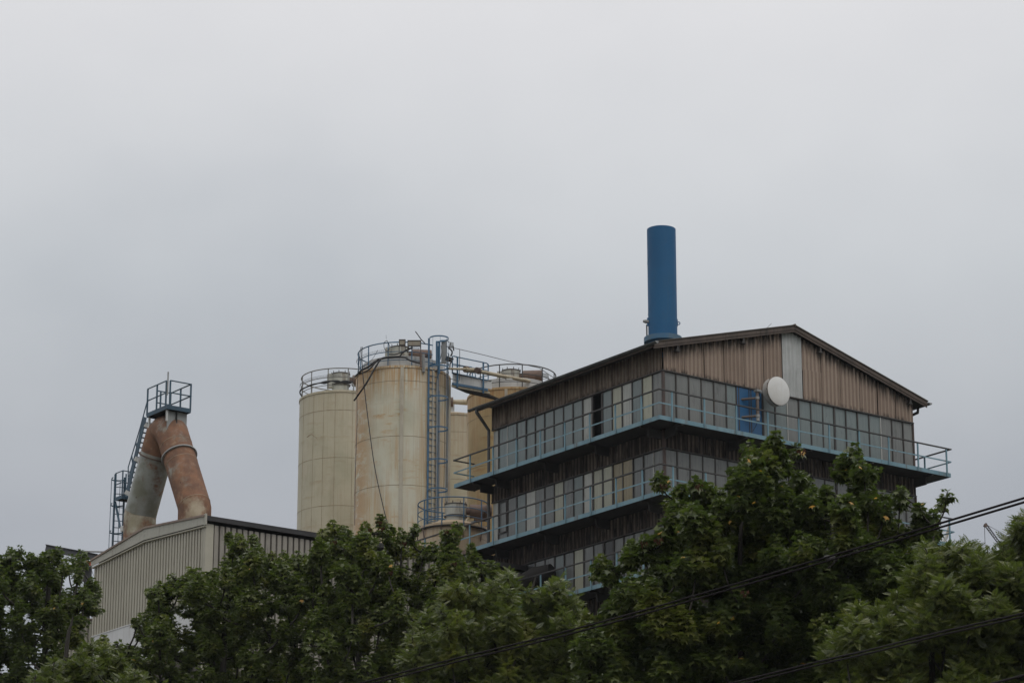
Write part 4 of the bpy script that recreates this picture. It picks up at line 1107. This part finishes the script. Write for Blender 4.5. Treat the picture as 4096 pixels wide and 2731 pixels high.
# ladder width along v (towards the eye and right)
wv = .55
s1v = vC + wv * .62
def put_stringer(v_, u_, z0, z1): MB().box(v_ - .03, v_ + .03, u_ - .03, u_ + .03, z0, z1).build('stringer', M['rail_teal'], Cl)
u1_ = u0_ - .12
put_stringer(vC, u0_, zbL, ztL); put_stringer(s1v, u1_ + .0, zbL, ztL - .1)
rg = MB().tube([(0, 0, 0), (s1v - vC, u1_ - u0_, 0)], .016, 6).mesh('rung', M['rail_teal'])
z = zbL + .1
while z < ztL - .2: put('rung', rg, Cl, (vC, u0_, z)); z += .262
hpts = []
for i in range(13):
    a = pi * i / 12
    hpts.append(Vector(((vC + s1v) / 2 - .24 * cos(a) * 1.1, (u0_ + u1_) / 2 + .05 + .38 * sin(a), 0)))
hm2 = MB()
for i in range(12): hm2.bar(hpts[i], hpts[i + 1], .012, .05)
hm2 = hm2.mesh('hoop', M['rail_teal'])
for y in (275, 670, 1090, 1500): put('hoop', hm2, Cl, (0, 0, cp_(150, y).z))
for i in (3, 6, 9): MB().bar((hpts[i].x, hpts[i].y, cp_(150, 1600).z), (hpts[i].x, hpts[i].y, cp_(150, 270).z), .03, .012).build('cage_strap', M['rail_teal'], Cl)
# landing
lu0, lu1 = u0_ - .02, cp_(345, 500).y - .0
c0 = cp_(225, 592); c1_ = cp_(345, 505)
lz_ = (c0.z + c1_.z) / 2; un = c1_.y
MB().box(vC, vC + .62, un, u0_, lz_ - .05, lz_).build('deck', M['deck'], Cl)
MB().box(vC - .02, vC, un - .02, u0_, lz_ - .09, lz_ + .05).build('fascia', M['rail_teal'], Cl)
MB().box(vC, vC + .62, un - .02, un, lz_ - .09, lz_ + .05).build('fascia', M['rail_teal'], Cl)
pm2 = MB().box(-.02, .02, -.02, .02, 0, 1.0).mesh('post', M['rail_teal'])
for v_, u_ in ((vC, un), (vC, u0_ - .05), (vC + .3, un), (vC + .62, un), (vC + .35, u0_ - .2)): put('post', pm2, Cl, (v_, u_, lz_))
for zz in (1.0, .55):
    MB().tube([(vC, u0_, lz_ + zz), (vC, un, lz_ + zz), (vC + .62, un, lz_ + zz)], .02, 6).build('rail', M['rail_teal'], Cl, True)
MB().bar((vC + .02, u0_ - .03, lz_ - .1), dp(481, 2110, vC), .06, .06).build('brace', M['rail_teal'], Cl)
p = dp(484, 2115, vC); MB().box(p.x - .02, p.x + .14, p.y - .16, p.y + .02, p.z - .1, p.z + .1).build('wall_bracket', M['kerb'], Cl)

# ================================================================== GANTRY at far left
YG = 112
Gn = thing_at('steel_gantry', at(352, 2300, YG)); tag(Gn, 'dark grey steel gantry column and beam beside the grey hall', 'gantry')
oG = Vector((Gn.location.x, Gn.location.y, GZ))
gp = lambda x, y, dy=0: at(x / 2.302, 2050 + y / 2.302, YG + dy) - oG
def ibeam(p, q, h, w, nm, key):
    m = MB(); p, q = Vector(p), Vector(q); u_ = Vector((0, 0, 1)) if abs((q - p).normalized().z) < .9 else Vector((1, 0, 0))
    m.bar(p, q, .02, h - .04, u_); m.bar(p + u_ * (h / 2), q + u_ * (h / 2), w, .02, u_); m.bar(p - u_ * (h / 2), q - u_ * (h / 2), w, .02, u_)
    return m.build(nm, M[key], Gn)
ibeam(gp(420, 322), gp(900, 412), .24, .16, 'beam', 'gantry')
cpx = gp(815, 440); ibeam((cpx.x, cpx.y, cpx.z - .05), (cpx.x, cpx.y, 0), .26, .2, 'column', 'gantry')
pr = gp(817, 462, -.3); MB().box(pr.x - .17, pr.x + .17, pr.y, pr.y + .1, pr.z - .09, pr.z + .09).build('red_plate', M['red'], Gn)
MB().bar(gp(872, 420, -.1), gp(838, 490, -.1), .06, .04).build('knee_brace', M['gantry'], Gn)
MB().tube([gp(760, 353), gp(960, 357)], .02, 5).tube([gp(760, 360, .3), gp(960, 364, .3)], .012, 5).build('pipe', M['rail_grey'], Gn)
p = gp(785, 415, -.2); MB().box(p.x - .12, p.x + .12, p.y, p.y + .2, p.z - .06, p.z + .06).build('junction_box', M['mullion'], Gn)
MB().box(gp(770, 480).x, gp(792, 480).x, cpx.y - .2, cpx.y - .1, gp(780, 640).z, gp(780, 470).z).build('hoist_chain_box', M['mullion'], Gn)
MB().tube([gp(780, 770), gp(780, 670), gp(790, 662), gp(810, 660)], .02, 6).build('hand_rail', M['rail_teal'], Gn)
MB().tube([gp(826, 682), gp(880, 690)], .02, 5).build('hand_rail', M['rail_teal'], Gn)
MB().tube(bez([gp(838, 500), gp(855, 560), gp(876, 600)], 5), .008, 4).build('cable', M['black'], Gn)
MB().tube(bez([gp(770, 480), gp(748, 560), gp(752, 640), gp(765, 720)], 5), .008, 4).build('cable', M['black'], Gn)
# small hall annex roof behind left tree
An = thing_at('annex_building', at(330, 2520, 108)); tag(An, 'pale ribbed annex wall just left of the grey hall behind leaves', 'building')
oN = Vector((An.location.x, An.location.y, GZ))
ax = at(372, 2480, 108) - oN
MB().box(ax.x - 1.5, ax.x, ax.y, ax.y + 3, 0, ax.z).build('wall', M['hall_dark'], An)
for i in range(10):
    MB().box(ax.x - .12 - i * .15, ax.x - .04 - i * .15, ax.y - .04, ax.y - .001, 0, ax.z - .02).build('cladding_rib', M['hall'], An)
MB().box(ax.x - 1.6, ax.x + .05, ax.y - .1, ax.y + 3.1, ax.z + .001, ax.z + .06).build('roof', M['cap'], An)

# ================================================================== far crane jib, far pale pipe on the right
def zr(x, y): return 3200 + x / 2.614, 1800 + y / 2.614
YJ = 260
Jb = thing_at('crane', at(*zr(2060, 910), YJ)); tag(Jb, 'distant crane jib poking up behind the ash tree', 'crane')
oJ = Vector((Jb.location.x, Jb.location.y, GZ)); jp = lambda x, y: at(*zr(x, y), YJ) - oJ
a_, b_ = jp(1945, 785), jp(2290, 1250)
for off in ((-.09, 0, -.05), (.09, 0, .05)):
    MB().bar(a_ + Vector(off), b_ + Vector(off), .09, .09).build('jib_chord', M['gantry'], Jb)
for i in range(24):
    p_ = lerp(a_, b_, i / 24); q_ = lerp(a_, b_, (i + 1) / 24); sgn = 1 if i % 2 else -1
    MB().bar(p_ + Vector((.09 * sgn, 0, .05 * sgn)), q_ - Vector((.09 * sgn, 0, .05 * sgn)), .05).build('lattice_bar', M['gantry'], Jb)
p_ = jp(1938, 785); MB().tube([p_ + Vector((0, -.15, 0)), p_ + Vector((0, .15, 0))], .16, 14).build('head_sheave', M['motor'], Jb, True)
MB().bar(jp(1925, 800), jp(1950, 765), .2, .2).build('head', M['gantry'], Jb)
MB().tube([jp(1930, 790), jp(1935, 1000)], .025, 4).build('hoist_rope', M['black'], Jb)
MB().tube([jp(1955, 780), jp(2400, 1020)], .02, 4).build('stay_rope', M['black'], Jb)
MB().bar(b_, Vector((b_.x + 2, b_.y, 0)), 1.2, 1.2).build('mast', M['gantry'], Jb)
YW = 118
Wp = thing_at('white_pipe', at(*zr(1600, 1040), YW)); tag(Wp, 'pale curved pipe emerging behind the lower right walkway', 'pipe')
oW = Vector((Wp.location.x, Wp.location.y, GZ)); wp = lambda x, y: at(*zr(x, y), YW) - oW
MB().tube(bez([wp(1440, 985), wp(1520, 1010), wp(1610, 1080), wp(1700, 1200), wp(1720, 1400)], 8), .17, 14).build('pipe_bend', M['kerb'], Wp, True)
MB().tube(bez([wp(1535, 900), wp(1548, 840), wp(1562, 800)], 5), .06, 10).build('spout', M['cream_pale'], Wp, True)
MB().tube(bez([wp(1535, 900), wp(1500, 950), wp(1440, 985)], 5), .07, 8).build('pipe_riser', M['kerb'], Wp, True)
MB().tube([wp(1720, 1380), Vector((wp(1720, 1380).x, wp(1720, 1380).y, 0))], .17, 12).build('pipe_riser', M['kerb'], Wp, True)
#TREES#
# ================================================================== TREES
def leaf_mat(name, c1, c2, c3, rough=.38, trans=.35):
    m = MN(name)
    geo = m.n('ShaderNodeNewGeometry'); rnd = geo.outputs['Random Per Island']
    col = m.mix(m.ramp(rnd, .0, 1.), c1, c2)
    col = m.mix(m.math('MULTIPLY', m.ramp(m.noise(.9, 3, .6), .52, .66), .75), col, c3)
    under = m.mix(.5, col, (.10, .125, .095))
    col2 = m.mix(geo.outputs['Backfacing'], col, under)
    m.l(col2, m.b.inputs['Base Color']); m.b.inputs['Roughness'].default_value = rough; m.b.inputs['Specular IOR Level'].default_value = .55
    tr = m.n('ShaderNodeBsdfTranslucent'); m.l(m.mix(1.0, col, (1.1, 1.35, .55), 'MULTIPLY'), tr.inputs[0])
    mx = m.n('ShaderNodeMixShader'); mx.inputs[0].default_value = trans
    m.l(m.b.outputs[0], mx.inputs[1]); m.l(tr.outputs[0], mx.inputs[2])
    m.l(mx.outputs[0], m.t.nodes['Material Output'].inputs[0])
    return m.m
M['maple'] = leaf_mat('maple_leaves', (.080, .102, .030), (.130, .150, .040), (.175, .170, .038))
M['maple2'] = leaf_mat('maple_leaves_dark', (.068, .090, .030), (.112, .134, .037), (.158, .158, .036))
M['ash'] = leaf_mat('ash_leaves', (.092, .110, .036), (.155, .168, .048), (.20, .188, .042), rough=.3)
M['yellow'] = leaf_mat('yellow_leaf', (.40, .20, .02), (.44, .28, .04), (.36, .20, .02), trans=.3)
M['keys'] = weathered('maple_keys', (.06, .022, .014), (.05, .028, .016), rough=.85, spec=.1)

_o = [(.0, .0), (.30, -.10), (.19, .10), (.58, .16), (.44, .27), (.60, .44), (.30, .44), (.20, .62), (.10, .60), (.0, 1.0)]
_pts = _o + [(-x, y) for x, y in _o[-2:0:-1]]
mv = [(x, y, -.10 * (x * x * 3 + max(0, y - .3) ** 2 * 3) + .05 * abs(x)) for x, y in _pts] + [(0, .30, -.035)]
nmv = len(mv) - 1
MAPLE = (np.array(mv), np.array([(nmv, i, (i + 1) % nmv) for i in range(nmv)]))
av = []; af = []
def _leaflet(bx, by, ang, l):
    i = len(av); dx, dy = sin(ang), cos(ang); px_, py_ = dy, -dx; w = l * .21
    z0 = -.25 * by * by; 
    for t, s_, dz in ((0, 0, 0), (.45, 1, -.015), (1, 0, -.06 * l * 3), (.45, -1, -.015)):
        av.append((bx + dx * l * t + px_ * w * s_, by + dy * l * t + py_ * w * s_, z0 + dz + (0.02 if s_ == 0 and t == 0 else 0)))
    af.extend([(i, i + 1, i + 2), (i, i + 2, i + 3)])
for k in range(5):
    y = .22 + k * .155; l = (.30, .34, .34, .31, .26)[k]
    _leaflet(.0, y, 1.0 - k * .06, l); _leaflet(.0, y, -(1.0 - k * .06), l)
_leaflet(0, .95, 0, .28)
i = len(av); av += [(-.010, 0, 0), (.010, 0, 0), (.006, .95, -.225), (-.006, .95, -.225)]; af += [(i, i + 1, i + 2), (i, i + 2, i + 3)]
ASH = (np.array(av), np.array(af))

def leaves_mesh(name, tmpl, pos, dirs, nrm, size, mat_):
    """pos (N,3) leaf bases, dirs (N,3) leaf axis, nrm (N,3) rough normals, size (N,)"""
    V, Fc = tmpl
    d = dirs / np.linalg.norm(dirs, axis=1)[:, None]
    x = np.cross(d, nrm); x /= np.linalg.norm(x, axis=1)[:, None] + 1e-9
    n = np.cross(x, d)
    P = pos[:, None, :] + size[:, None, None] * (V[None, :, 0:1] * x[:, None, :] + V[None, :, 1:2] * d[:, None, :] + V[None, :, 2:3] * n[:, None, :])
    N, nv = len(pos), len(V)
    verts = P.reshape(-1, 3); faces = (Fc[None] + (np.arange(N) * nv)[:, None, None]).reshape(-1, 3)
    me = bpy.data.meshes.new(name)
    me.vertices.add(len(verts)); me.vertices.foreach_set('co', verts.astype(np.float32).ravel())
    me.loops.add(faces.size); me.loops.foreach_set('vertex_index', faces.ravel().astype(np.int32))
    me.polygons.add(len(faces)); me.polygons.foreach_set('loop_start', np.arange(0, faces.size, 3, dtype=np.int32))
    me.materials.append(mat_); me.update(calc_edges=True)
    return me
LEAF1 = None
def tree(name, label, cat, kind, Y, xtrunk, sky, ybot, leaf, clump_r, dens=1.0, depth=1.6, matk='maple', gaps=0., twigs_per=22, yellow=(), ny=0, spires=(), cut=None, keys=()):
    """sky: crown outline [(px, py)] left to right in photo pixels; the crown is filled with leafy clumps at depth Y +- depth"""
    R_ = np.random.default_rng(abs(hash_(name + label)) % 2 ** 31)
    base = at(xtrunk, 2731, Y); O = Vector((base.x, Y, GZ))
    t = empty(name, O); tag(t, label, cat)
    sx = np.array([p[0] for p in sky], float); sy = np.array([p[1] for p in sky], float)
    cl = []
    # crown clumps: jittered rows under the outline
    row = 0; yy = sy.min(); cr = clump_r
    step = cr * 1.05
    for x in np.arange(sx[0] + cr * .4, sx[-1] - cr * .2, step * .8):
        px = x + R_.uniform(-.25, .25) * cr
        top = np.interp(px, sx, sy)
        y = top + cr * R_.uniform(.95, 1.35)
        first = True
        if R_.random() < .8:
            k_ = R_.uniform(.7, 1.25)
            for (dy_, rr_) in ((.30, .24), (.62, .40)): cl.append((px + R_.uniform(-.1, .1) * cr, top + cr * dy_ * k_, Y + R_.uniform(-.3, .3) * depth, cr * rr_))
        yb2 = cut[1] if cut and px > cut[0] else ybot
        while y < yb2:
            if first or R_.random() > gaps:
                dx = R_.uniform(-.3, .3) * cr
                rr = cr * (R_.uniform(.5, .85) if first else R_.uniform(.65, 1.35))
                ff = 0.35 if first else 1
                cl.append((px + dx, y, Y + R_.uniform(-depth, depth) * ff, rr))
            y += step * R_.uniform(.75, 1.1); first = False
    for (x, y, rr) in spires: cl.append((x, y, Y + R_.uniform(-.4, .2) * depth, rr))
    pos = []; dirs = []; nrm = []; size = []; twv = []; ctr = []
    tw = MB()
    trunk_top = at(xtrunk, min(ybot, 2731) * .35 + sy.mean() * .65, Y) - O
    hubs = []
    nb = 7
    for k in range(nb):
        f = .35 + .6 * k / nb
        xx = sx[0] + (sx[-1] - sx[0]) * (k + .5) / nb
        e = at(xx * .8 + xtrunk * .2, (np.interp(xx, sx, sy) * .35 + ybot * .65), Y + R_.uniform(-.6, .6) * depth) - O
        s_ = Vector((0, 0, trunk_top.z * (.35 + .07 * (k % 4)))); s_.x = trunk_top.x * .6
        mid = s_.lerp(e, .5) + Vector((R_.uniform(-.2, .2), R_.uniform(-.3, .3), -.3))
        cur = bez([s_, mid, e], 5); hubs.append((cur, k))
        m = MB(); n_ = len(cur); r0 = .058 * Y / 46 * (1.1 - .05 * k)
        m.tube(cur, [r0 * (1 - .72 * i / (n_ - 1)) for i in range(n_)], 7); m.build('branch', M['bark'], t, True)
    m = MB(); q = [Vector((0, 0, -.3)), Vector((.05, .05, trunk_top.z * .3)), Vector((trunk_top.x * .6, 0, trunk_top.z * .55)), trunk_top, trunk_top + Vector((.1, 0, 1.0))]
    q = bez(q, 5); n_ = len(q); r0 = .16 * Y / 46
    m.tube(q, [r0 * (1 - .93 * (i / (n_ - 1)) ** .8) for i in range(n_)], 10); m.build('trunk', M['bark'], t, True)
    hubpts = [p for c_, k in hubs for p in c_[3:]] + q[len(q) // 2:]
    cl.sort(key=lambda c_: -c_[1] + .6 * abs(c_[0] - xtrunk))
    for (cx_, cy_, cY, cr_) in cl:
        C = at(cx_, cy_, cY) - O; r_ = cr_ * cY / FPX
        # stem from the nearest hub below to the clump
        best = min(hubpts, key=lambda p: (p - C).length + .8 * sqrt((p.x - C.x) ** 2 + (p.y - C.y) ** 2) + 3 * max(0, p.z - C.z + .15))
        mid = best.lerp(C, .5) + Vector(((C.x - best.x) * .15, (C.y - best.y) * .15, -.06 * (best - C).length)); hubpts.append(C.copy()); top = C + Vector((0, 0, r_ * .5))
        c_ = bez([best, mid, C, top], 3)
        tw.tube(c_, [.016 * Y / 46 * (1 - .6 * i / (len(c_) - 1)) * (1 + r_) for i in range(len(c_))], 4, caps=False)
        nt_ = max(3, int(twigs_per * dens * (r_ / (clump_r * Y / FPX)) ** 2))
        for j in range(nt_):
            v = R_.normal(size=3); v /= np.linalg.norm(v); v[2] = v[2] * 1.15 + .25
            tp = 1.12 - .55 * max(0, v[2]); v[0] *= tp; v[1] *= tp
            rad = r_ * R_.uniform(.45, 1.0) ** .6
            tip = C + Vector(v * rad * np.array([1, 1, .95]))
            ax = Vector(v) + Vector((0, 0, .75)); ax.normalize()
            root = C + Vector(v * rad * .25) - Vector((0, 0, r_ * .25))
            if j % 2 == 0: tw.tube([root, root.lerp(tip, .5) + Vector((0, 0, -.03)), tip], [.007 * Y / 46, .005 * Y / 46, .003 * Y / 46], 3, caps=False)
            if kind == 'maple':
                for whorl, (off, cnt, sc, out_, dr) in enumerate(((0, 5, .72, .25, .1), (-.45, 4, .95, .55, -.35), (-1.0, 5, 1.05, .65, -1.3))):
                    ph = R_.uniform(0, 6.28)
                    for c2 in range(cnt):
                        a = ph + 2 * pi * c2 / cnt + R_.uniform(-.35, .35)
                        h = np.array([cos(a), sin(a), 0.])
                        d = h + np.array(ax) * (.55 if whorl == 0 else .1) + np.array([0, 0, dr + R_.uniform(-.25, .25)])
                        b_ = np.array(tip) + np.array(ax) * off * leaf + h * leaf * out_ * .8
                        pos.append(b_); dirs.append(d); nrm.append(np.array([0, 0, 1. - .28 * whorl]) + h * (.25 + .4 * whorl) + R_.normal(size=3) * .32)
                        size.append(leaf * sc * R_.uniform(.65, 1.15)); ctr.append(1 if rad > .8 * r_ else 0)
            else:
                cnt = 7; ph = R_.uniform(0, 6.28)
                for c2 in range(cnt):
                    a = ph + 2.4 * c2; h = np.array([cos(a), sin(a), 0.])
                    lift = .85 - .26 * c2
                    d = h + np.array([0, 0, lift + R_.uniform(-.2, .2)])
                    b_ = np.array(tip) - np.array(ax) * (.12 * c2 * leaf)
                    pos.append(b_); dirs.append(d); nrm.append(np.array([0, 0, .8]) + h * R_.uniform(-.2, .6) + R_.normal(size=3) * .38)
                    size.append(leaf * R_.uniform(.7, 1.1)); ctr.append(0)
    pos = np.array(pos); dirs = np.array(dirs); nrm = np.array(nrm); size = np.array(size); ctr = np.array(ctr)
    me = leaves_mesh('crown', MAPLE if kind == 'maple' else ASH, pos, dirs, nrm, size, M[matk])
    c = put('crown', me, t); c['kind'] = 'stuff'
    twm = tw.mesh('twigs', M['bark']); o = put('twigs', twm, t); o['kind'] = 'stuff'
    # single autumn leaves, each a leaf of its own
    if kind == 'maple' and ny:
        vis = []
        P3 = pos + np.array(O)
        D = P3[:, 1] * CP + P3[:, 2] * SP
        X = W0 / 2 + FPX * P3[:, 0] / D; Yp = H0 / 2 - FPX * (-P3[:, 1] * SP + P3[:, 2] * CP) / D
        global LEAF1
        if LEAF1 is None: LEAF1 = leaves_mesh('leaf', MAPLE, np.zeros((1, 3)), np.array([[0, 1., 0]]), np.array([[0, 0, 1.]]), np.ones(1), M['yellow'])
        want = [(x + R_.uniform(-8, 8), y + R_.uniform(-8, 8)) for x, y in yellow]
        while len(want) < ny:
            i_ = R_.integers(len(X)); want.append((X[i_], Yp[i_]))
        for (wx, wy) in want:
            dd_ = (X - wx) ** 2 + (Yp - wy) ** 2; near = np.where(dd_ < (40 + dd_.min() ** .5) ** 2)[0]
            i_ = near[np.argmin(P3[near, 1])]
            d = Vector(dirs[i_]).normalized(); d = (d + Vector((R_.uniform(-.9, .9), -.3, R_.uniform(-1.2, .3)))).normalized()
            n_ = (Vector(nrm[i_]).normalized() + Vector((R_.uniform(-.6, .6), -R_.uniform(.3, 1.2), 0))).normalized()
            x_ = d.cross(n_).normalized(); n2_ = x_.cross(d); s_ = size[i_] * R_.uniform(.55, .85)
            ob = bpy.data.objects.new('leaf', LEAF1); COL.objects.link(ob); ob.parent = t
            p_ = Vector(pos[i_]) + Vector((0, -.10, 0))
            mt = Matrix(((x_.x * s_, d.x * s_, n2_.x * s_, p_.x), (x_.y * s_, d.y * s_, n2_.y * s_, p_.y), (x_.z * s_, d.z * s_, n2_.z * s_, p_.z), (0, 0, 0, 1)))
            ob.matrix_local = mt
    if keys:
        P3 = pos + np.array(O); D = P3[:, 1] * CP + P3[:, 2] * SP
        X = W0 / 2 + FPX * P3[:, 0] / D; Yp = H0 / 2 - FPX * (-P3[:, 1] * SP + P3[:, 2] * CP) / D
        mk_ = MB()
        for a_ in range(11):
            q_ = Vector((R_.normal() * .035, R_.normal() * .03, -abs(R_.normal()) * .05)); w_ = Vector((R_.uniform(-1, 1), R_.uniform(-.6, .6), -1)).normalized() * .045
            n_ = w_.cross(Vector((0, 1, 0))).normalized() * .012
            mk_.hexa([q_ - n_, q_ + n_, q_ + w_ + n_, q_ + w_ - n_] + [v_ + Vector((0, .004, 0)) for v_ in (q_ - n_, q_ + n_, q_ + w_ + n_, q_ + w_ - n_)])
        mk_ = mk_.mesh('seed_cluster', M['keys'])
        for (wx, wy) in keys:
            dd_ = (X - wx) ** 2 + (Yp - wy) ** 2; near = np.where(dd_ < (30 + dd_.min() ** .5) ** 2)[0]
            i_ = near[np.argmin(P3[near, 1])]
            put('seed_cluster', mk_, t, Vector(pos[i_]) + Vector((0, -.14, .03)), R_.uniform(-1, 1))['kind'] = 'stuff'
    return t, len(pos)
def hash_(s_):
    h = 7
    for ch in s_: h = (h * 131 + ord(ch)) % 1000003
    return h
K = 1.7415
def ov(l): return [(x * K, y * K) for x, y in l]
YB_ = 2960
cnt = []
cnt.append(tree('maple_tree', 'maple tree at the far left with sky showing through its dark crown', 'tree', 'maple', 62, 190, ov([(-60, 1290), (0, 1268), (20, 1252), (60, 1254), (85, 1275), (110, 1262), (140, 1250), (155, 1280), (180, 1262), (202, 1262), (210, 1300), (224, 1350), (238, 1372)]), YB_, .112, 50, .85, 1.8, 'maple2', gaps=.28, ny=5, cut=(212 * K, 1440 * K)))
cnt.append(tree('maple_tree', 'maple tree in front of the grey hall with branches showing in its crown', 'tree', 'maple', 68, 900, ov([(225, 1500), (235, 1455), (262, 1470), (295, 1475), (318, 1400), (345, 1345), (385, 1312), (420, 1325), (445, 1300), (490, 1318), (510, 1232), (545, 1218), (585, 1225), (605, 1272), (640, 1258), (690, 1270), (735, 1262)]), YB_, .122, 54, 1.0, 2.0, 'maple', gaps=.26, ny=8, yellow=[(1275, 2435), (1180, 2110), (520, 2600), (600, 2595), (1400, 2440)]))
cnt.append(tree('maple_tree', 'broad maple tree under the silos with reddish seed keys', 'tree', 'maple', 65, 1440, ov([(700, 1300), (722, 1262), (738, 1215), (765, 1190), (805, 1205), (835, 1195), (860, 1176), (885, 1186), (905, 1215), (925, 1196), (965, 1206), (985, 1242), (1018, 1222), (1042, 1186), (1058, 1212), (1085, 1250), (1100, 1298), (1135, 1300), (1150, 1360), (1165, 1440)]), YB_, .122, 54, 1.05, 2.0, 'maple', gaps=.22, ny=8, spires=((1958, 2285, 48), (1990, 2330, 40), (2003, 2370, 55), (1985, 2440, 60), (2040, 2400, 40)), yellow=[(1590, 2280), (1620, 2240), (1600, 2500)], keys=[(1505, 2070), (1555, 2105), (1730, 2090), (1512, 2120), (1640, 2190), (1560, 2320), (1800, 2230), (1330, 2180)]))
cnt.append(tree('ash_tree', 'light green ash tree below the dark round duct', 'tree', 'ash', 54, 2120, ov([(930, 1500), (960, 1430), (985, 1400), (1010, 1355), (1040, 1335), (1080, 1345), (1110, 1345), (1150, 1310), (1172, 1308), (1200, 1345), (1240, 1350), (1268, 1330), (1290, 1298), (1302, 1310), (1314, 1350), (1335, 1400), (1370, 1430), (1400, 1470), (1420, 1560)]), YB_, .165, 56, 1.5, 1.5, 'ash', gaps=.06, twigs_per=24))
cnt.append(tree('ash_tree', 'small light green ash tree at the bottom left corner', 'tree', 'ash', 52, 260, ov([(40, 1590), (90, 1530), (115, 1512), (150, 1520), (185, 1495), (215, 1468), (250, 1475), (290, 1520), (340, 1560), (420, 1590)]), YB_, .165, 48, 1.4, 1.2, 'ash', gaps=.05, twigs_per=18))
cnt.append(tree('maple_tree', 'tall maple tree in front of the right face of the tall building', 'tree', 'maple', 46, 2960, ov([(1340, 1450), (1352, 1405), (1385, 1380), (1415, 1370), (1428, 1330), (1436, 1262), (1455, 1222), (1482, 1212), (1505, 1255), (1520, 1190), (1518, 1110), (1545, 1098), (1575, 1110), (1605, 1090), (1632, 1105), (1660, 1120), (1690, 1108), (1695, 1060), (1712, 1022), (1738, 1035), (1772, 1000), (1800, 1030), (1825, 1048), (1842, 1100), (1880, 1120)]), YB_, .122, 70, 1.35, 1.4, 'maple2', gaps=.10, ny=24, twigs_per=22,
                yellow=[(2995, 1815), (3100, 1885), (2930, 2135), (2640, 2130), (2655, 2145), (2680, 2150), (2715, 2200), (3135, 1900), (2700, 1955), (2975, 2665), (2690, 2230), (3030, 1925), (2905, 2475), (2980, 2750), (3190, 1820)],
                keys=[(2645, 1990), (2635, 2190), (3230, 1860), (2760, 1960), (2990, 2340), (2560, 2170)], spires=((2410, 2262, 40), (2440, 2305, 44), (2385, 2290, 24), (2996, 1793, 30), (3100, 1770, 42), (3185, 1800, 22), (2640, 1935, 40))))
cnt.append(tree('maple_tree', 'dark maple tree reaching up to the right walkway corner', 'tree', 'maple', 45, 3330, ov([(1850, 1130), (1878, 1105), (1905, 1120), (1918, 1070), (1940, 1028), (1968, 1032), (1985, 1075), (2000, 1120), (2030, 1125), (2058, 1104), (2090, 1118), (2108, 1150), (2128, 1170)]), YB_, .122, 70, 1.35, 1.4, 'maple2', gaps=.10, ny=12, cut=(2112 * K, 1262 * K), twigs_per=22,
                yellow=[(3345, 1895), (3390, 1880), (3660, 2020), (3440, 2030), (3475, 2035), (3250, 2060)], spires=((3425, 1815, 36), (3790, 1975, 20), (3765, 2015, 22), (3735, 2060, 26), (3742, 2110, 24), (3730, 2170, 26))))
cnt.append(tree('ash_tree', 'light green ash tree in the lower right corner below the crane jib', 'tree', 'ash', 42, 3720, ov([(1900, 1480), (1945, 1420), (1965, 1390), (1990, 1385), (2035, 1380), (2070, 1340), (2098, 1310), (2108, 1262), (2130, 1238), (2150, 1256), (2180, 1245), (2200, 1232), (2222, 1238), (2250, 1262), (2275, 1252), (2300, 1228), (2330, 1205), (2342, 1180), (2380, 1170), (2440, 1190)]), YB_, .165, 62, 1.6, 1.6, 'ash', gaps=.08, twigs_per=26, spires=((4075, 2105, 30),)))


# ================================================================== OVERHEAD WIRES
def wire(label, pts, Ys, r):
    P = [at(x, y, Ys[0] + (Ys[1] - Ys[0]) * i / (len(pts) - 1)) for i, (x, y) in enumerate(pts)]
    a = P[0] + (P[0] - P[1]).normalized() * 12; b = P[-1] + (P[-1] - P[-2]).normalized() * 12
    o = empty('overhead_cable', P[0]); tag(o, label, 'cable', 'paired overhead cables')
    MB().tube([p - P[0] for p in bez([a] + P + [b], 12)], r, 8).build('strand', M['wire'], o, True)
    return o
top1 = [(1440, 2731), (1800, 2638), (2200, 2540), (2600, 2432), (3200, 2259), (3774, 2088), (4096, 1991)]
w1 = wire('upper cable of the pair that crosses the sky at right', top1, (30, 23), .0098)
w2 = wire('lower cable of the pair that crosses the sky at right', [(x, y + 13.5 + (x - 1440) * .0012) for x, y in top1], (30, 23), .0098)
p = at(3318, 2228, 25.2); o = put('cable_clamp', MB().tube([(-.05, 0, .0), (.0, 0, -.012), (.05, 0, .008)], [.014, .03, .014], 8).mesh('cable_clamp', M['brass']), None, p)
tag(o, 'dark clamp joining the upper pair of cables above the maple crowns', 'cable clamp')
low = [(2940, 2727), (3300, 2638), (3500, 2592), (3780, 2522), (4096, 2451)]
wire('upper cable of the low pair in the bottom right corner', low, (28, 23), .0092)
wire('lower cable of the low pair in the bottom right corner', [(x, y + 13) for x, y in low], (28, 23), .0092)
wire('lowest single cable cutting the bottom right corner', [(3850, 2763), (3973, 2731), (4096, 2699)], (25, 24), .0108)

# ================================================================== thin air between the eye and the plant
hz = MB().box(-420, 420, -60, 420, GZ - 1, 48)
hm_ = bpy.data.materials.new('haze'); hm_.use_nodes = True
hn = hm_.node_tree; hn.nodes.clear()
ho = hn.nodes.new('ShaderNodeOutputMaterial'); hv = hn.nodes.new('ShaderNodeVolumePrincipled')
hv.inputs['Color'].default_value = (.9, .93, 1, 1); hv.inputs['Density'].default_value = .00011; hv.inputs['Anisotropy'].default_value = .2
hn.links.new(hv.outputs[0], ho.inputs['Volume'])
tag(hz.build('haze', hm_), kind='stuff')
